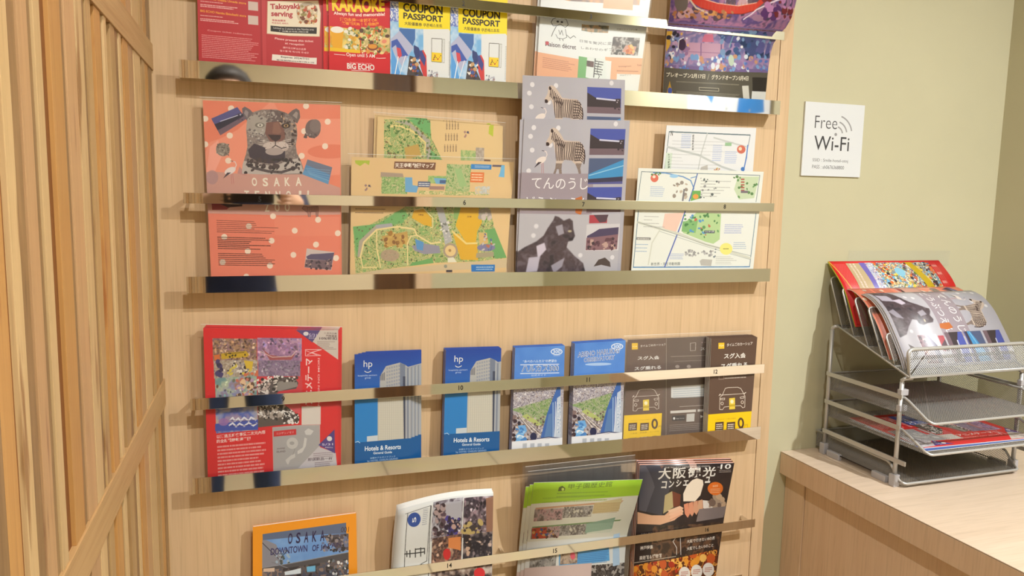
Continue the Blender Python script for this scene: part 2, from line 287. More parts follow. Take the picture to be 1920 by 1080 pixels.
# ------------------------------------------------------------------ printed matter: a small painter that rasterises artwork into pixel arrays
class Cv:
    """quad: the sheet's corners TL,TR,BR,BL in drawing coordinates; W,H pixels of the print."""
    def __init__(s, quad, W, H, bg):
        s.W, s.H = W, H; s.a = np.empty((H, W, 3)); s.a[:] = bg; s.t = (0, 0, 1); s.cm = None
        A = []; B = []
        for (x, y), (X, Y) in zip(quad, ((0, 0), (W, 0), (W, H), (0, H))):
            A += [[x, y, 1, 0, 0, 0, -X*x, -X*y], [0, 0, 0, x, y, 1, -Y*x, -Y*y]]; B += [X, Y]
        s.h = np.append(np.linalg.solve(np.array(A, float), np.array(B, float)), 1).reshape(3, 3)
        s.k = W/math.hypot(quad[1][0]-quad[0][0], quad[1][1]-quad[0][1])
    def z(s, ox=0, oy=0, sc_=1): s.t = (ox, oy, sc_); return s
    def p(s, x, y):
        ox, oy, k = s.t; q = s.h @ (ox+x/k, oy+y/k, 1); return q[:2]/q[2]
    def fill(s, P0, P1, col, al=1, nz=None):
        """P0->P1 directed edges (N,2); nonzero winding; 3x3 supersampled."""
        SS = 3; allp = np.vstack((P0, P1))
        x0 = max(0, int(allp[:, 0].min())-1); y0 = max(0, int(allp[:, 1].min())-1)
        x1 = min(s.W, int(allp[:, 0].max())+2); y1 = min(s.H, int(allp[:, 1].max())+2)
        if x1 <= x0 or y1 <= y0: return
        h, w_ = (y1-y0)*SS, (x1-x0)*SS
        ax, ay = (P0[:, 0]-x0)*SS, (P0[:, 1]-y0)*SS; bx_, by = (P1[:, 0]-x0)*SS, (P1[:, 1]-y0)*SS
        sg = np.where(by > ay, 1, -1); lo = np.where(by > ay, ay, by); hi = np.where(by > ay, by, ay)
        r0 = np.clip(np.ceil(lo-.5), 0, h).astype(int); r1 = np.clip(np.ceil(hi-.5), 0, h).astype(int)
        n = r1-r0; ok = n > 0
        if not ok.any(): return
        ax, ay, bx_, by, sg, r0, n = (v[ok] for v in (ax, ay, bx_, by, sg, r0, n))
        i = np.repeat(np.arange(len(n)), n); r = np.arange(n.sum())-np.repeat(np.cumsum(n)-n, n)+r0[i]
        x = ax[i]+(r+.5-ay[i])*(bx_[i]-ax[i])/(by[i]-ay[i])
        c = np.clip(np.ceil(x-.5), 0, w_).astype(int)
        d = np.zeros((h, w_+1)); np.add.at(d, (r, c), sg[i])
        m = (np.abs(np.cumsum(d, 1)[:, :-1]) > .5).reshape(y1-y0, SS, x1-x0, SS).mean((1, 3))
        s.blend(x0, y0, x1, y1, m*al, col, nz)
    def blend(s, x0, y0, x1, y1, m, col, nz=None):
        if s.cm is not None: m = m*s.cm[y0:y1, x0:x1]
        R = s.a[y0:y1, x0:x1]; c = np.array(col, float)
        if nz is not None: c = c+(rng.random((y1-y0, x1-x0, 1))-.5)*nz
        R += (c-R)*m[..., None]
    def poly(s, pts, col, al=1, nz=None):
        P = np.array([s.p(*q) for q in pts]); s.fill(P, np.roll(P, -1, 0), col, al, nz)
    def rect(s, x0, y0, x1, y1, col, al=1, nz=None):
        a = s.p(x0, y0); b = s.p(x1, y1); P = np.array([a, (b[0], a[1]), b, (a[0], b[1])]); s.fill(P, np.roll(P, -1, 0), col, al, nz)
    def ell(s, x, y, rx, ry, col, al=1, rot=0, n=28):
        c, q = math.cos(rot), math.sin(rot)
        s.poly([(x+rx*math.cos(t)*c-ry*math.sin(t)*q, y+rx*math.cos(t)*q+ry*math.sin(t)*c) for t in np.linspace(0, 2*PI, n, False)], col, al)
    def line(s, pts, wd, col, al=1, closed=False):
        P = [s.p(*q) for q in pts]; wd = wd*s.k/s.t[2]/2
        if closed: P.append(P[0])
        E0, E1 = [], []
        for a, b in zip(P, P[1:]):
            d = b-a; l = np.hypot(*d)
            if l < 1e-6: continue
            d = d/l*wd; nn = np.array((-d[1], d[0])); a2 = a-d*.5; b2 = b+d*.5
            q = [a2+nn, a2-nn, b2-nn, b2+nn]; E0 += q; E1 += q[1:]+q[:1]
        if E0: s.fill(np.array(E0), np.array(E1), col, al)
    def text(s, t, a, b, h, col, bold=.01, al=1, nz=None):
        """text whose baseline runs from a to b (drawing coords), of height h; shape fitted to its own bounds."""
        T = glyphs(t, bold); mn = T.reshape(-1, 2).min(0); mx = T.reshape(-1, 2).max(0)
        A, B = s.p(*a), s.p(*b); d = B-A; L = np.hypot(*d); hh = h*s.k/s.t[2]; u = d/L; v = np.array((u[1], -u[0]))*hh
        q = (T-mn)/(mx-mn); Q = A+q[..., :1]*d+q[..., 1:]*v
        P0_ = Q.reshape(-1, 2); P1_ = np.roll(Q, -1, 1).reshape(-1, 2); s.fill(P0_, P1_, col, al)
    def para(s, x0, y0, x1, y1, n, col, f=.5, al=.8, ragged=.25, seed=1):
        """tiny body copy: n lines of broken dashes between two corners."""
        a = s.p(x0, y0); b = s.p(x1, y1); r = random.Random(seed); dy = max(abs(b[1]-a[1])/n, 2.0)
        E0, E1 = [], []
        for i in range(n):
            x = a[0]; xe = b[0]-(b[0]-a[0])*ragged*r.random(); y = a[1]+dy*i
            while x < xe:
                w_ = dy*r.uniform(.4, 2.2)*f*1.4; q = [np.array(v) for v in ((x, y+dy*(1-f)/2), (min(x+w_, xe), y+dy*(1-f)/2), (min(x+w_, xe), y+dy*(1+f)/2), (x, y+dy*(1+f)/2))]
                E0 += q; E1 += q[1:]+q[:1]; x += w_+dy*r.uniform(.1, .35)*f
        if E0: s.fill(np.array(E0), np.array(E1), col, al)
    def noise(s, x0, y0, x1, y1, cols, cell=6, al=1, seed=1, q=True, ax=1, pts=None):
        """value noise through a palette, a photograph too small to read."""
        a = s.p(x0, y0); b = s.p(x1, y1)
        X0, Y0, X1, Y1 = max(0, int(round(min(a[0], b[0])))), max(0, int(round(min(a[1], b[1])))), min(s.W, int(round(max(a[0], b[0])))), min(s.H, int(round(max(a[1], b[1]))))
        if X1 <= X0 or Y1 <= Y0: return
        g = np.random.default_rng(seed); h, w_ = Y1-Y0, X1-X0; cell = cell*s.k/s.t[2]; f = np.zeros((h, w_)); tot = 0
        for o in range(3):
            c = max(1.5, cell/2**o); gy, gx = int(h/c)+3, int(w_/c/ax)+3; G = g.random((gy, gx))
            yy = np.arange(h)/c; xx = np.arange(w_)/c/ax; iy = yy.astype(int); ix = xx.astype(int); fy = (yy-iy)[:, None]; fx = (xx-ix)[None]
            fy = fy*fy*(3-2*fy); fx = fx*fx*(3-2*fx)
            v = (G[np.ix_(iy, ix)]*(1-fx)+G[np.ix_(iy, ix+1)]*fx)*(1-fy)+(G[np.ix_(iy+1, ix)]*(1-fx)+G[np.ix_(iy+1, ix+1)]*fx)*fy
            f += v/1.5**o; tot += 1/1.5**o
        f = np.clip((f/tot-.5)*2.1+.5, 0, .9999); C_ = np.array(cols, float); n = len(C_)
        if q: c = C_[(f*n).astype(int)]
        else: t = f*(n-1); i = t.astype(int); c = C_[i]+(C_[np.minimum(i+1, n-1)]-C_[i])*(t-i)[..., None]
        m = np.full((h, w_), float(al))
        if pts is not None:
            m *= s.mask(pts)[Y0:Y1, X0:X1]
        if s.cm is not None: m = m*s.cm[Y0:Y1, X0:X1]
        R = s.a[Y0:Y1, X0:X1]; R += (c-R)*m[..., None]
    def mask(s, pts):
        b = s.a; cm = s.cm; s.cm = None; s.a = np.zeros((s.H, s.W, 3)); s.poly(pts, (1, 1, 1)); m = s.a[..., 0]; s.a = b; s.cm = cm; return m
    def clip(s, pts=None): s.cm = None if pts is None else s.mask(pts)
    def bits(s, x0, y0, x1, y1, n, cols, r0, r1, seed=1, al=1, sq=False, asp=1):
        g = random.Random(seed)
        for i in range(n):
            x, y, r = g.uniform(x0, x1), g.uniform(y0, y1), g.uniform(r0, r1); c = g.choice(cols); th = g.uniform(0, PI)
            if sq: s.poly([(x+r*math.cos(th+k*PI/2)*(asp if k % 2 else 1), y+r*math.sin(th+k*PI/2)) for k in range(4)], c, al)
            else: s.ell(x, y, r, r*g.uniform(.5, 1)*asp, c, al, th, 9)
    def soft(s, x0, y0, x1, y1, r=1):
        a = s.p(x0, y0); b = s.p(x1, y1); X0, Y0, X1, Y1 = max(0, int(min(a[0], b[0]))), max(0, int(min(a[1], b[1]))), min(s.W, int(max(a[0], b[0]))), min(s.H, int(max(a[1], b[1])))
        if X1-X0 < 4 or Y1-Y0 < 4: return
        R = s.a[Y0:Y1, X0:X1]
        for _ in range(2):
            P = np.pad(R, ((r, r), (r, r), (0, 0)), 'edge'); h, w_ = R.shape[:2]
            P = sum(P[i:i+h] for i in range(2*r+1))/(2*r+1); R = sum(P[:, i:i+w_] for i in range(2*r+1))/(2*r+1)
        s.a[Y0:Y1, X0:X1] = R
    def photo(s, x0, y0, x1, y1, cols, cell=6, n=30, seed=1, border=None):
        if border: s.rect(x0-border, y0-border, x1+border, y1+border, (238, 236, 228))
        s.noise(x0, y0, x1, y1, cols, cell, seed=seed, q=False)
        w_ = x1-x0; h = y1-y0
        cd = [tuple(v*.62 for v in c) for c in cols]+[tuple(min(255, v*1.25) for v in c) for c in cols]
        if n: s.bits(x0+w_*.04, y0+h*.06, x1-w_*.04, y1-h*.06, n*2, cols+cd, min(w_, h)*.015, min(w_, h)*.07, seed)
        s.soft(x0, y0, x1, y1)
    def image(s, name):
        im = bpy.data.images.new(name, s.W, s.H); a = np.ones((s.H, s.W, 4), np.float32); a[..., :3] = np.clip(s.a[::-1]/255*.945, 0, 1)
        im.pixels.foreach_set(a.ravel()); im.update(); im.pack(); return im
GLOSS = {}
def print_mat(name, cv, rough=.32, coat=.0):
    m = bpy.data.materials.new(name); m.use_nodes = True; t = m.node_tree; N = t.nodes; L = t.links
    b = N['Principled BSDF']; b.inputs['Roughness'].default_value = rough; b.inputs['Coat Weight'].default_value = coat; b.inputs['Coat Roughness'].default_value = .06
    im = N.new('ShaderNodeTexImage'); im.image = cv.image(name+'_print'); im.extension = 'EXTEND'
    L.new(im.outputs[0], b.inputs['Base Color']); return m
WHITE = (236, 234, 228); INK = (40, 36, 36)
# ---- shelf 1
def art_coupon_red():
    c = Cv(Q['coupon_red'], 620, 680, (186, 52, 58)); c.z(320, 0, 4.5)
    c.rect(735, -600, 790, 700, (196, 66, 70)); c.rect(735, -600, 742, 700, (168, 42, 50))
    for y in (-40, 70): c.text('BIG ECHO Osaka Umeda store' if y < 0 else 'BIG ECHO Namba Ebisubashi store', (248, y+28), (616, y+60), 22, (236, 166, 60), .03)
    for y in (-110, 0, 120):
        c.para(248, y, 440, y+26, 1, (238, 200, 196), .5, seed=3); c.para(248, y+28, 600, y+78, 2, (240, 205, 200), .6, seed=y+5)
    c.text('Coupon ticket redemption', (305, 262), (665, 292), 18, (240, 205, 200), .01, .85)
    c.para(258, 285, 725, 520, 13, (234, 170, 168), .42, .8, seed=9)
    c.rect(632, -10, 716, 72, (212, 190, 182)); c.rect(632, 112, 718, 196, (212, 190, 182))
    c.poly([(795, -10), (1240, 0), (1262, 110), (1252, 304), (790, 268)], (238, 226, 202)); c.line([(795, -10), (790, 268), (1252, 304), (1262, 110), (1240, 0)], 6, (200, 150, 120), .8)
    c.text('Takoyaki', (820, 70), (1070, 76), 62, (178, 50, 58), .03); c.text('serving', (826, 126), (1012, 142), 60, (178, 50, 58), .03)
    c.text('章魚燒贈送', (834, 156), (950, 164), 18, (178, 50, 58)); c.text('타코야키 서비스', (834, 178), (975, 188), 16, (178, 50, 58))
    c.ell(1140, 85, 95, 75, (186, 172, 150)); c.ell(1140, 115, 92, 70, (206, 190, 160)); c.bits(1060, 40, 1225, 190, 70, [(180, 110, 60), (222, 190, 140), (120, 70, 40), (150, 140, 80), (236, 220, 190), (190, 80, 50)], 6, 20, 3)
    c.poly([(822, 196), (1226, 226), (1224, 280), (822, 246)], (44, 38, 34)); c.text('Limited to 2 stores in the Namba area', (845, 222), (1200, 250), 17, WHITE, .01); c.text('僅限難波地區2間店鋪', (893, 246), (1150, 266), 14, WHITE, .01)
    c.text('Please present this ticket', (858, 322), (1195, 354), 26, (244, 214, 208), .02); c.text('at reception', (945, 362), (1112, 376), 24, (244, 214, 208), .02)
    c.text('請於受付時出示此券', (928, 396), (1130, 412), 20, (240, 200, 196), .02); c.text('접수할 때 제시해 주세요', (900, 424), (1155, 442), 18, (240, 200, 196), .02)
    c.poly([(836, 448), (1226, 480), (1224, 536), (832, 502)], (238, 232, 220)); c.text('Expires 2024/7/31', (912, 482), (1155, 500), 22, (80, 60, 58), .01); c.text('有效期限2024年7月31日', (872, 504), (1200, 526), 13, (80, 60, 58), .01)
    return c
def art_karaoke():
    c = Cv(Q['karaoke'], 400, 700, (206, 24, 34)); c.z(320, 0, 4.5)
    c.rect(1330, -600, 1860, -10, (214, 40, 40)); c.ell(1700, -20, 190, 60, (120, 30, 50))
    c.text('KARAOKE', (1362, 94), (1806, 98), 98, (246, 214, 30), .05); c.line([(1362, 99), (1804, 104)], 5, (150, 20, 20))
    c.text('Always fun and memorable!', (1374, 132), (1806, 142), 30, (250, 236, 226), .03)
    c.text('酒肉永遠一本就不OK', (1424, 176), (1745, 180), 26, (240, 150, 40), .04); c.text('飲唱到天亮 ！歡樂無限', (1436, 212), (1755, 218), 28, (240, 150, 40), .04)
    c.rect(1342, 222, 1595, 436, (228, 176, 40)); c.noise(1342, 222, 1595, 436, [(232, 190, 60), (214, 150, 30), (190, 190, 120), (240, 214, 120)], 60, .9, 2, False)
    c.poly([(1350, 260), (1455, 260), (1440, 420), (1370, 425)], (232, 168, 24)); c.ell(1402, 250, 54, 28, (240, 236, 224)); c.bits(1470, 230, 1590, 420, 40, [(226, 220, 190), (120, 140, 90), (240, 234, 220), (90, 90, 60), (230, 200, 120)], 8, 22, 4)
    c.poly([(1342, 400), (1595, 420), (1595, 446), (1342, 432)], (236, 190, 20))
    c.rect(1602, 218, 1850, 448, (200, 180, 120)); c.bits(1605, 222, 1845, 445, 130, [(220, 150, 60), (226, 210, 140), (120, 140, 60), (200, 80, 40), (240, 226, 190), (90, 60, 40), (160, 170, 90)], 7, 22, 5)
    c.ell(1700, 390, 46, 30, (130, 60, 36)); c.ell(1700, 384, 38, 20, (222, 150, 50)); c.ell(1805, 350, 46, 34, (232, 196, 130)); c.ell(1800, 348, 22, 16, (230, 140, 110))
    c.text('Open until 5 AM', (1478, 482), (1720, 492), 34, WHITE, .02); c.line([(1378, 458), (1470, 464)], 4, WHITE); c.line([(1730, 484), (1812, 488)], 4, WHITE)
    c.text('Osaka Karaoke rooms', (1505, 532), (1690, 538), 10, (240, 190, 190))
    c.text('BIG ECHO', (1484, 580), (1716, 592), 42, WHITE, .035); c.line([(1520, 590), (1600, 594), (1680, 592)], 4, WHITE)
    return c
def art_passport(): 
    c = Cv(Q['passport'], 380, 700, (226, 230, 230)); c.z(720, 0, 4.5)
    c.rect(50, -600, 600, 0, (220, 226, 232)); c.rect(124, -500, 580, 40, (246, 220, 24)); c.text('OSAKA', (160, -150), (490, -140), 80, (44, 34, 24), .03)
    c.clip([(45, -600), (600, -600), (570, 760), (45, 760)])
    c.noise(40, -300, 200, 260, [(150, 160, 200), (200, 206, 226), (110, 130, 200), (232, 236, 240)], 40, 1, 3)
    c.noise(40, 180, 330, 700, [(150, 196, 236), (190, 216, 240), (120, 180, 230)], 90, 1, 5, False)
    c.poly([(120, -300), (572, -300), (560, 268), (545, 248), (270, 242), (124, 232)], (246, 222, 20))
    for s_, a, b, h, bo in (('COUPON', (160, 96), (494, 126), 58, .035), ('PASSPORT', (162, 158), (494, 190), 42, .03)): c.text(s_, a, b, h, (46, 36, 20), bo)
    c.text('大阪優惠券 쿠폰패스포트', (172, 212), (490, 236), 24, (70, 60, 30), .01)
    c.poly([(130, 240), (262, 245), (262, 330), (240, 390), (190, 330), (120, 300)], (66, 110, 176)); c.poly([(60, 330), (130, 260), (250, 400), (210, 460), (150, 560), (80, 440), (50, 380)], (180, 184, 214))
    c.poly([(62, 350), (110, 330), (205, 470), (130, 480), (100, 380), (62, 410)], (64, 90, 176)); c.poly([(105, 400), (140, 410), (150, 470), (118, 500)], (208, 70, 80))
    c.poly([(60, 390), (110, 520), (140, 640), (62, 650)], (90, 160, 226)); c.line([(120, 480), (90, 640)], 8, (240, 244, 250)); c.line([(180, 470), (130, 640)], 6, (230, 236, 246))
    c.poly([(215, 470), (250, 480), (340, 660), (190, 650)], (74, 66, 66)); c.bits(215, 480, 320, 640, 26, [(200, 160, 110), (236, 230, 220), (60, 50, 50), (180, 90, 60), (60, 90, 160)], 8, 22, 7, sq=True)
    c.poly([(250, 380), (290, 400), (320, 470), (270, 500), (250, 440)], (50, 64, 120)); c.poly([(300, 440), (330, 420), (356, 470), (362, 650), (330, 640), (305, 560)], (206, 60, 60)); c.poly([(296, 430), (318, 424), (352, 500), (340, 560), (306, 500)], (60, 70, 140))
    c.bits(365, 580, 450, 650, 16, [(110, 110, 120), (180, 180, 190), (160, 130, 130)], 6, 16, 2, sq=True)
    c.clip(); c.line([(402, 322), (490, 330), (486, 526), (400, 518)], 4, (90, 90, 80), 1, True); c.line([(498, 332), (512, 334), (508, 530), (494, 528)], 3, (140, 140, 130), 1, True)
    c.poly([(402, 440), (488, 448), (486, 524), (400, 516)], (240, 206, 40)); c.bits(412, 460, 478, 505, 12, [(190, 60, 50), (120, 90, 40)], 4, 7, 8); c.para(545, 350, 556, 640, 26, (130, 130, 130), .5, .5)
    return c
def art_maison():
    c = Cv(Q['maison'], 640, 820, (226, 228, 224)); c.z(720, 0, 4.5)
    c.rect(1300, -500, 2200, 20, (214, 206, 196)); c.noise(1360, -500, 2145, 60, [(120, 96, 84), (140, 116, 100), (220, 160, 100), (176, 140, 110)], 160, 1, 4, False); c.poly([(1850, -300), (2100, -300), (2085, 100), (1830, 70)], (218, 166, 112)); c.poly([(1280, 56), (2200, 110), (2200, 560), (1280, 470)], (228, 230, 226))
    c.line([(1420, 170), (1404, 200), (1420, 230), (1450, 226), (1480, 210), (1520, 236), (1545, 210), (1530, 166), (1470, 150), (1420, 170)], 5, (50, 46, 44)); c.ell(1458, 190, 10, 9, INK); c.ell(1492, 192, 10, 9, INK)
    c.line([(1445, 232), (1420, 280), (1405, 320)], 5, INK); c.line([(1440, 300), (1455, 330), (1500, 335), (1530, 320), (1520, 250)], 4, INK); c.line([(1530, 300), (1560, 326), (1590, 302), (1606, 318)], 5, INK); c.line([(1465, 262), (1475, 300), (1490, 262), (1500, 305)], 4, INK); c.line([(1470, 335), (1474, 350)], 5, INK); c.line([(1495, 335), (1500, 352)], 5, INK)
    c.text('Maison décret', (1356, 402), (1606, 420), 46, (70, 46, 50), .012); c.ell(1370, 378, 14, 16, (190, 60, 70))
    c.text('日常を贅沢に変える', (1640, 354), (1990, 386), 28, (90, 86, 84), .0); c.text('しあわせのギフト', (1650, 412), (1960, 430), 26, (90, 86, 84), .0)
    c.photo(1662, 196, 1878, 278, [(90, 90, 50), (190, 140, 80), (110, 100, 60), (60, 60, 36)], 40, 4, 2); c.photo(1922, 312, 2136, 486, [(64, 54, 50), (90, 76, 70), (200, 196, 190), (56, 50, 46)], 50, 0, 2)
    c.poly([(2000, 440), (2030, 390), (2125, 410), (2100, 480)], (206, 150, 130)); c.bits(2030, 395, 2100, 460, 20, [(230, 130, 40), (190, 90, 30), (236, 190, 110)], 8, 16, 3); c.text('究極のキャンディ専', (1950, 258), (2130, 276), 14, (130, 120, 112))
    c.rect(1280, 452, 1628, 900, (226, 166, 124)); c.rect(1860, 470, 2160, 900, (226, 172, 130)); c.rect(1628, 470, 1870, 900, (226, 230, 224))
    c.rect(1628, 474, 1700, 900, (110, 172, 100)); c.poly([(1700, 478), (1860, 490), (1860, 700), (1680, 650)], (222, 228, 220)); c.photo(1696, 508, 1752, 566, [(120, 80, 70), (70, 54, 50)], 20, 3); c.line([(1770, 490), (1750, 650)], 8, INK); c.line([(1800, 520), (1780, 600), (1800, 640), (1790, 660)], 5, INK); c.para(1770, 500, 1830, 640, 6, INK, .4, .8)
    c.para(1336, 490, 1600, 620, 6, (180, 120, 90), .4, .8, seed=2); c.text('Instagram', (1975, 566), (2080, 574), 16, (150, 90, 60)); c.text('Twitter', (2140-10, 570), (2190, 576), 14, (150, 90, 60)); c.para(1960, 585, 2150, 600, 1, (150, 90, 60)); c.rect(1960, 615, 2160, 900, (226, 226, 218)); c.text('Webサイト', (1985, 636), (2080, 644), 16, (150, 150, 140)); return c
def art_night():
    c = Cv(Q['night'], 700, 760, (120, 100, 150)); c.z(1080, 0, 4.5)
    c.noise(700, -400, 1900, 320, [(120, 90, 150), (90, 70, 130), (150, 110, 150), (180, 120, 160), (70, 60, 90)], 80, 1, 7, False)
    c.bits(820, -250, 1800, 200, 60, [(110, 90, 100), (160, 120, 150), (90, 70, 90), (200, 160, 170)], 20, 60, 5)
    c.poly([(940, -60), (1010, 20), (1180, 70), (1350, 90), (1500, 60), (1580, -10), (1560, 60), (1480, 130), (1380, 160), (1200, 160), (1040, 110), (960, 60)], (206, 60, 50))
    c.line([(945, -60), (950, 40), (1000, 110), (1110, 160)], 14, (222, 200, 180)); c.line([(1010, 20), (1180, 70), (1350, 90), (1500, 60)], 7, (240, 190, 170)); c.line([(1040, 110), (1200, 158), (1380, 160), (1480, 130)], 5, (120, 30, 30))
    for i in range(16): c.line([(1040+i*30, 130+8*math.sin(i)), (1045+i*30, 60)], 2.5, (200, 110, 80))
    c.ell(880, 60, 55, 90, (110, 100, 96)); c.bits(820, 140, 1300, 200, 40, [(180, 120, 80), (210, 150, 90), (90, 60, 70)], 8, 22, 2); c.line([(1400, 210), (1500, 120), (1620, 60), (1740, 20)], 12, (230, 214, 226)); c.bits(1560, 30, 1760, 200, 30, [(120, 40, 50), (190, 130, 180), (90, 50, 110)], 12, 34, 12)
    c.line([(1240, 60), (1260, -60), (1280, 40)], 5, (220, 210, 220)); c.line([(1360, 40), (1380, -70), (1420, 50), (1440, -40)], 5, (220, 210, 220))
    c.noise(720, 255, 1900, 350, [(110, 50, 60), (150, 80, 90), (110, 90, 80), (90, 60, 60)], 40, 1, 5)
    c.noise(720, 320, 1640, 640, [(150, 120, 170), (170, 140, 180), (110, 110, 160), (196, 160, 190)], 100, 1, 9, False)
    c.poly([(770, 330), (820, 330), (800, 450), (765, 500)], (222, 176, 70)); c.poly([(950, 420), (1280, 440), (1270, 560), (960, 540)], (190, 150, 176)); c.line([(1075, 430), (1070, 560)], 8, (110, 80, 130)); c.line([(1255, 440), (1250, 590)], 12, (110, 80, 130)); c.line([(960, 500), (1300, 520)], 4, (140, 100, 140)); c.poly([(1080, 420), (1100, 360), (1170, 360), (1190, 425)], (200, 110, 140)); c.poly([(880, 420), (905, 380), (930, 430)], (60, 50, 70))
    c.poly([(1190, 350), (1420, 330), (1640, 360), (1640, 560), (1500, 560), (1440, 440), (1300, 430)], (70, 80, 130)); c.bits(1250, 340, 1640, 560, 60, [(60, 90, 140), (40, 60, 100), (120, 150, 190), (90, 90, 150)], 10, 34, 3); c.line([(1330, 470), (1350, 380), (1430, 350)], 9, (120, 170, 180)); c.bits(780, 340, 960, 560, 46, [(120, 140, 190), (236, 236, 240), (40, 40, 60), (230, 180, 90), (150, 110, 150)], 8, 26, 4)
    c.ell(905, 440, 36, 50, (60, 40, 70)); c.line([(870, 480), (880, 400), (920, 380)], 8, (240, 240, 244)); c.bits(760, 540, 1620, 640, 90, [(120, 160, 210), (150, 130, 180), (220, 226, 236), (90, 120, 190), (200, 150, 120)], 8, 26, 6); c.ell(1400, 400, 16, 16, (226, 226, 240)); c.ell(1440, 470, 12, 12, (240, 240, 240)); c.ell(1340, 570, 26, 40, (190, 210, 190))
    c.poly([(740, 602), (1200, 640), (1680, 660), (1660, 900), (720, 900)], (92, 88, 78)); c.poly([(1520, 685), (1680, 690), (1660, 900), (1500, 900)], (50, 46, 44))
    c.soft(600, -400, 1900, 640)
    c.text('プレオープン2月17日', (765, 664), (1100, 684), 34, (240, 234, 214), .02); c.text('グランドオープン3月4日', (1155, 690), (1480, 706), 36, (240, 234, 214), .02); c.line([(1122, 690), (1138, 655)], 3, (220, 214, 190))
    c.para(850, 692, 1400, 728, 3, (220, 214, 190), .3, .8, .05); c.line([(1045, 738), (1215, 748), (1214, 768), (1045, 758)], 3, (220, 214, 190), 1, True); c.para(850, 760, 1400, 820, 4, (200, 194, 170), .3, .7, .1, 3); c.poly([(1422, 735), (1480, 735), (1475, 830), (1420, 826)], (214, 212, 202)); c.poly([(765, 780), (795, 690), (820, 780)], (190, 150, 60)); c.ell(795, 760, 18, 24, (70, 90, 170)); c.rect(1505, 772, 1532, 900, (226, 226, 222)); c.rect(1552, 775, 1578, 900, (226, 226, 222)); return c
# ---- shelf 2
def zebra(c, k=1.0, ox=0, oy=0):
    f = lambda pts: [(ox+x*k, oy+(y if y < 985 else 985+(y-985)*.36)*k) for x, y in pts]
    body = [(1370, 725), (1395, 712), (1425, 722), (1460, 760), (1490, 805), (1560, 812), (1620, 812), (1655, 840), (1675, 890), (1668, 960), (1650, 985), (1640, 1080), (1650, 1200), (1655, 1235), (1632, 1235), (1620, 1120), (1600, 1010), (1560, 960), (1500, 955), (1480, 985), (1478, 1100), (1485, 1240), (1462, 1240), (1455, 1100), (1440, 1100), (1425, 1242), (1405, 1242), (1425, 1080), (1430, 960), (1410, 860), (1395, 820), (1360, 850), (1340, 848), (1338, 820), (1365, 775)]
    c.poly(f(body), (204, 186, 172)); m = c.cm; c.clip(f(body)) if m is None else None
    D = (58, 42, 44)
    for i in range(9): c.line(f([(1395+i*13, 735+i*12), (1385+i*12, 800+i*10)]), 6*k, D)
    for i in range(15): c.line(f([(1420+i*16, 800+min(i, 5)*4), (1424+i*16+6*math.sin(i), 880), (1430+i*14, 960)]), 6.5*k, D)
    for i in range(7): c.line(f([(1590, 830+i*22), (1640, 838+i*20), (1680, 870+i*22)]), 6*k, D)
    for i in range(12): c.line(f([(1400, 985+i*21), (1500, 990+i*21)]), 5*k, D, .75); c.line(f([(1600, 985+i*21), (1670, 990+i*21)]), 5*k, D, .75)
    c.ell(ox+1350*k, oy+838*k, 17*k, 16*k, D); c.ell(ox+1384*k, oy+736*k, 9*k, 14*k, D); c.ell(ox+1388*k, oy+782*k, 5*k, 5*k, D)
    if m is None: c.clip()
    c.line(f([(1668, 880), (1676, 930), (1670, 985)]), 9*k, D)
def crane(c, x, y, k):
    c.ell(x, y, 60*k, 32*k, (232, 220, 214), rot=-.5); c.poly([(x-30*k, y+20*k), (x+10*k, y+18*k), (x-70*k, y+80*k)], (60, 50, 60)); c.line([(x+45*k, y-20*k), (x+62*k, y-60*k), (x+50*k, y-90*k), (x+30*k, y-95*k)], 9*k, (226, 214, 210)); c.line([(x+30*k, y-96*k), (x+5*k, y-100*k)], 5*k, (60, 50, 60)); c.line([(x+10*k, y+30*k), (x+15*k, y+130*k)], 4*k, (190, 110, 110)); c.line([(x+25*k, y+25*k), (x+35*k, y+130*k)], 4*k, (190, 110, 110))
def dots(c, P, r, col=(240, 220, 198)):
    for x, y in P: c.ell(x, y, r, r, col, 1)
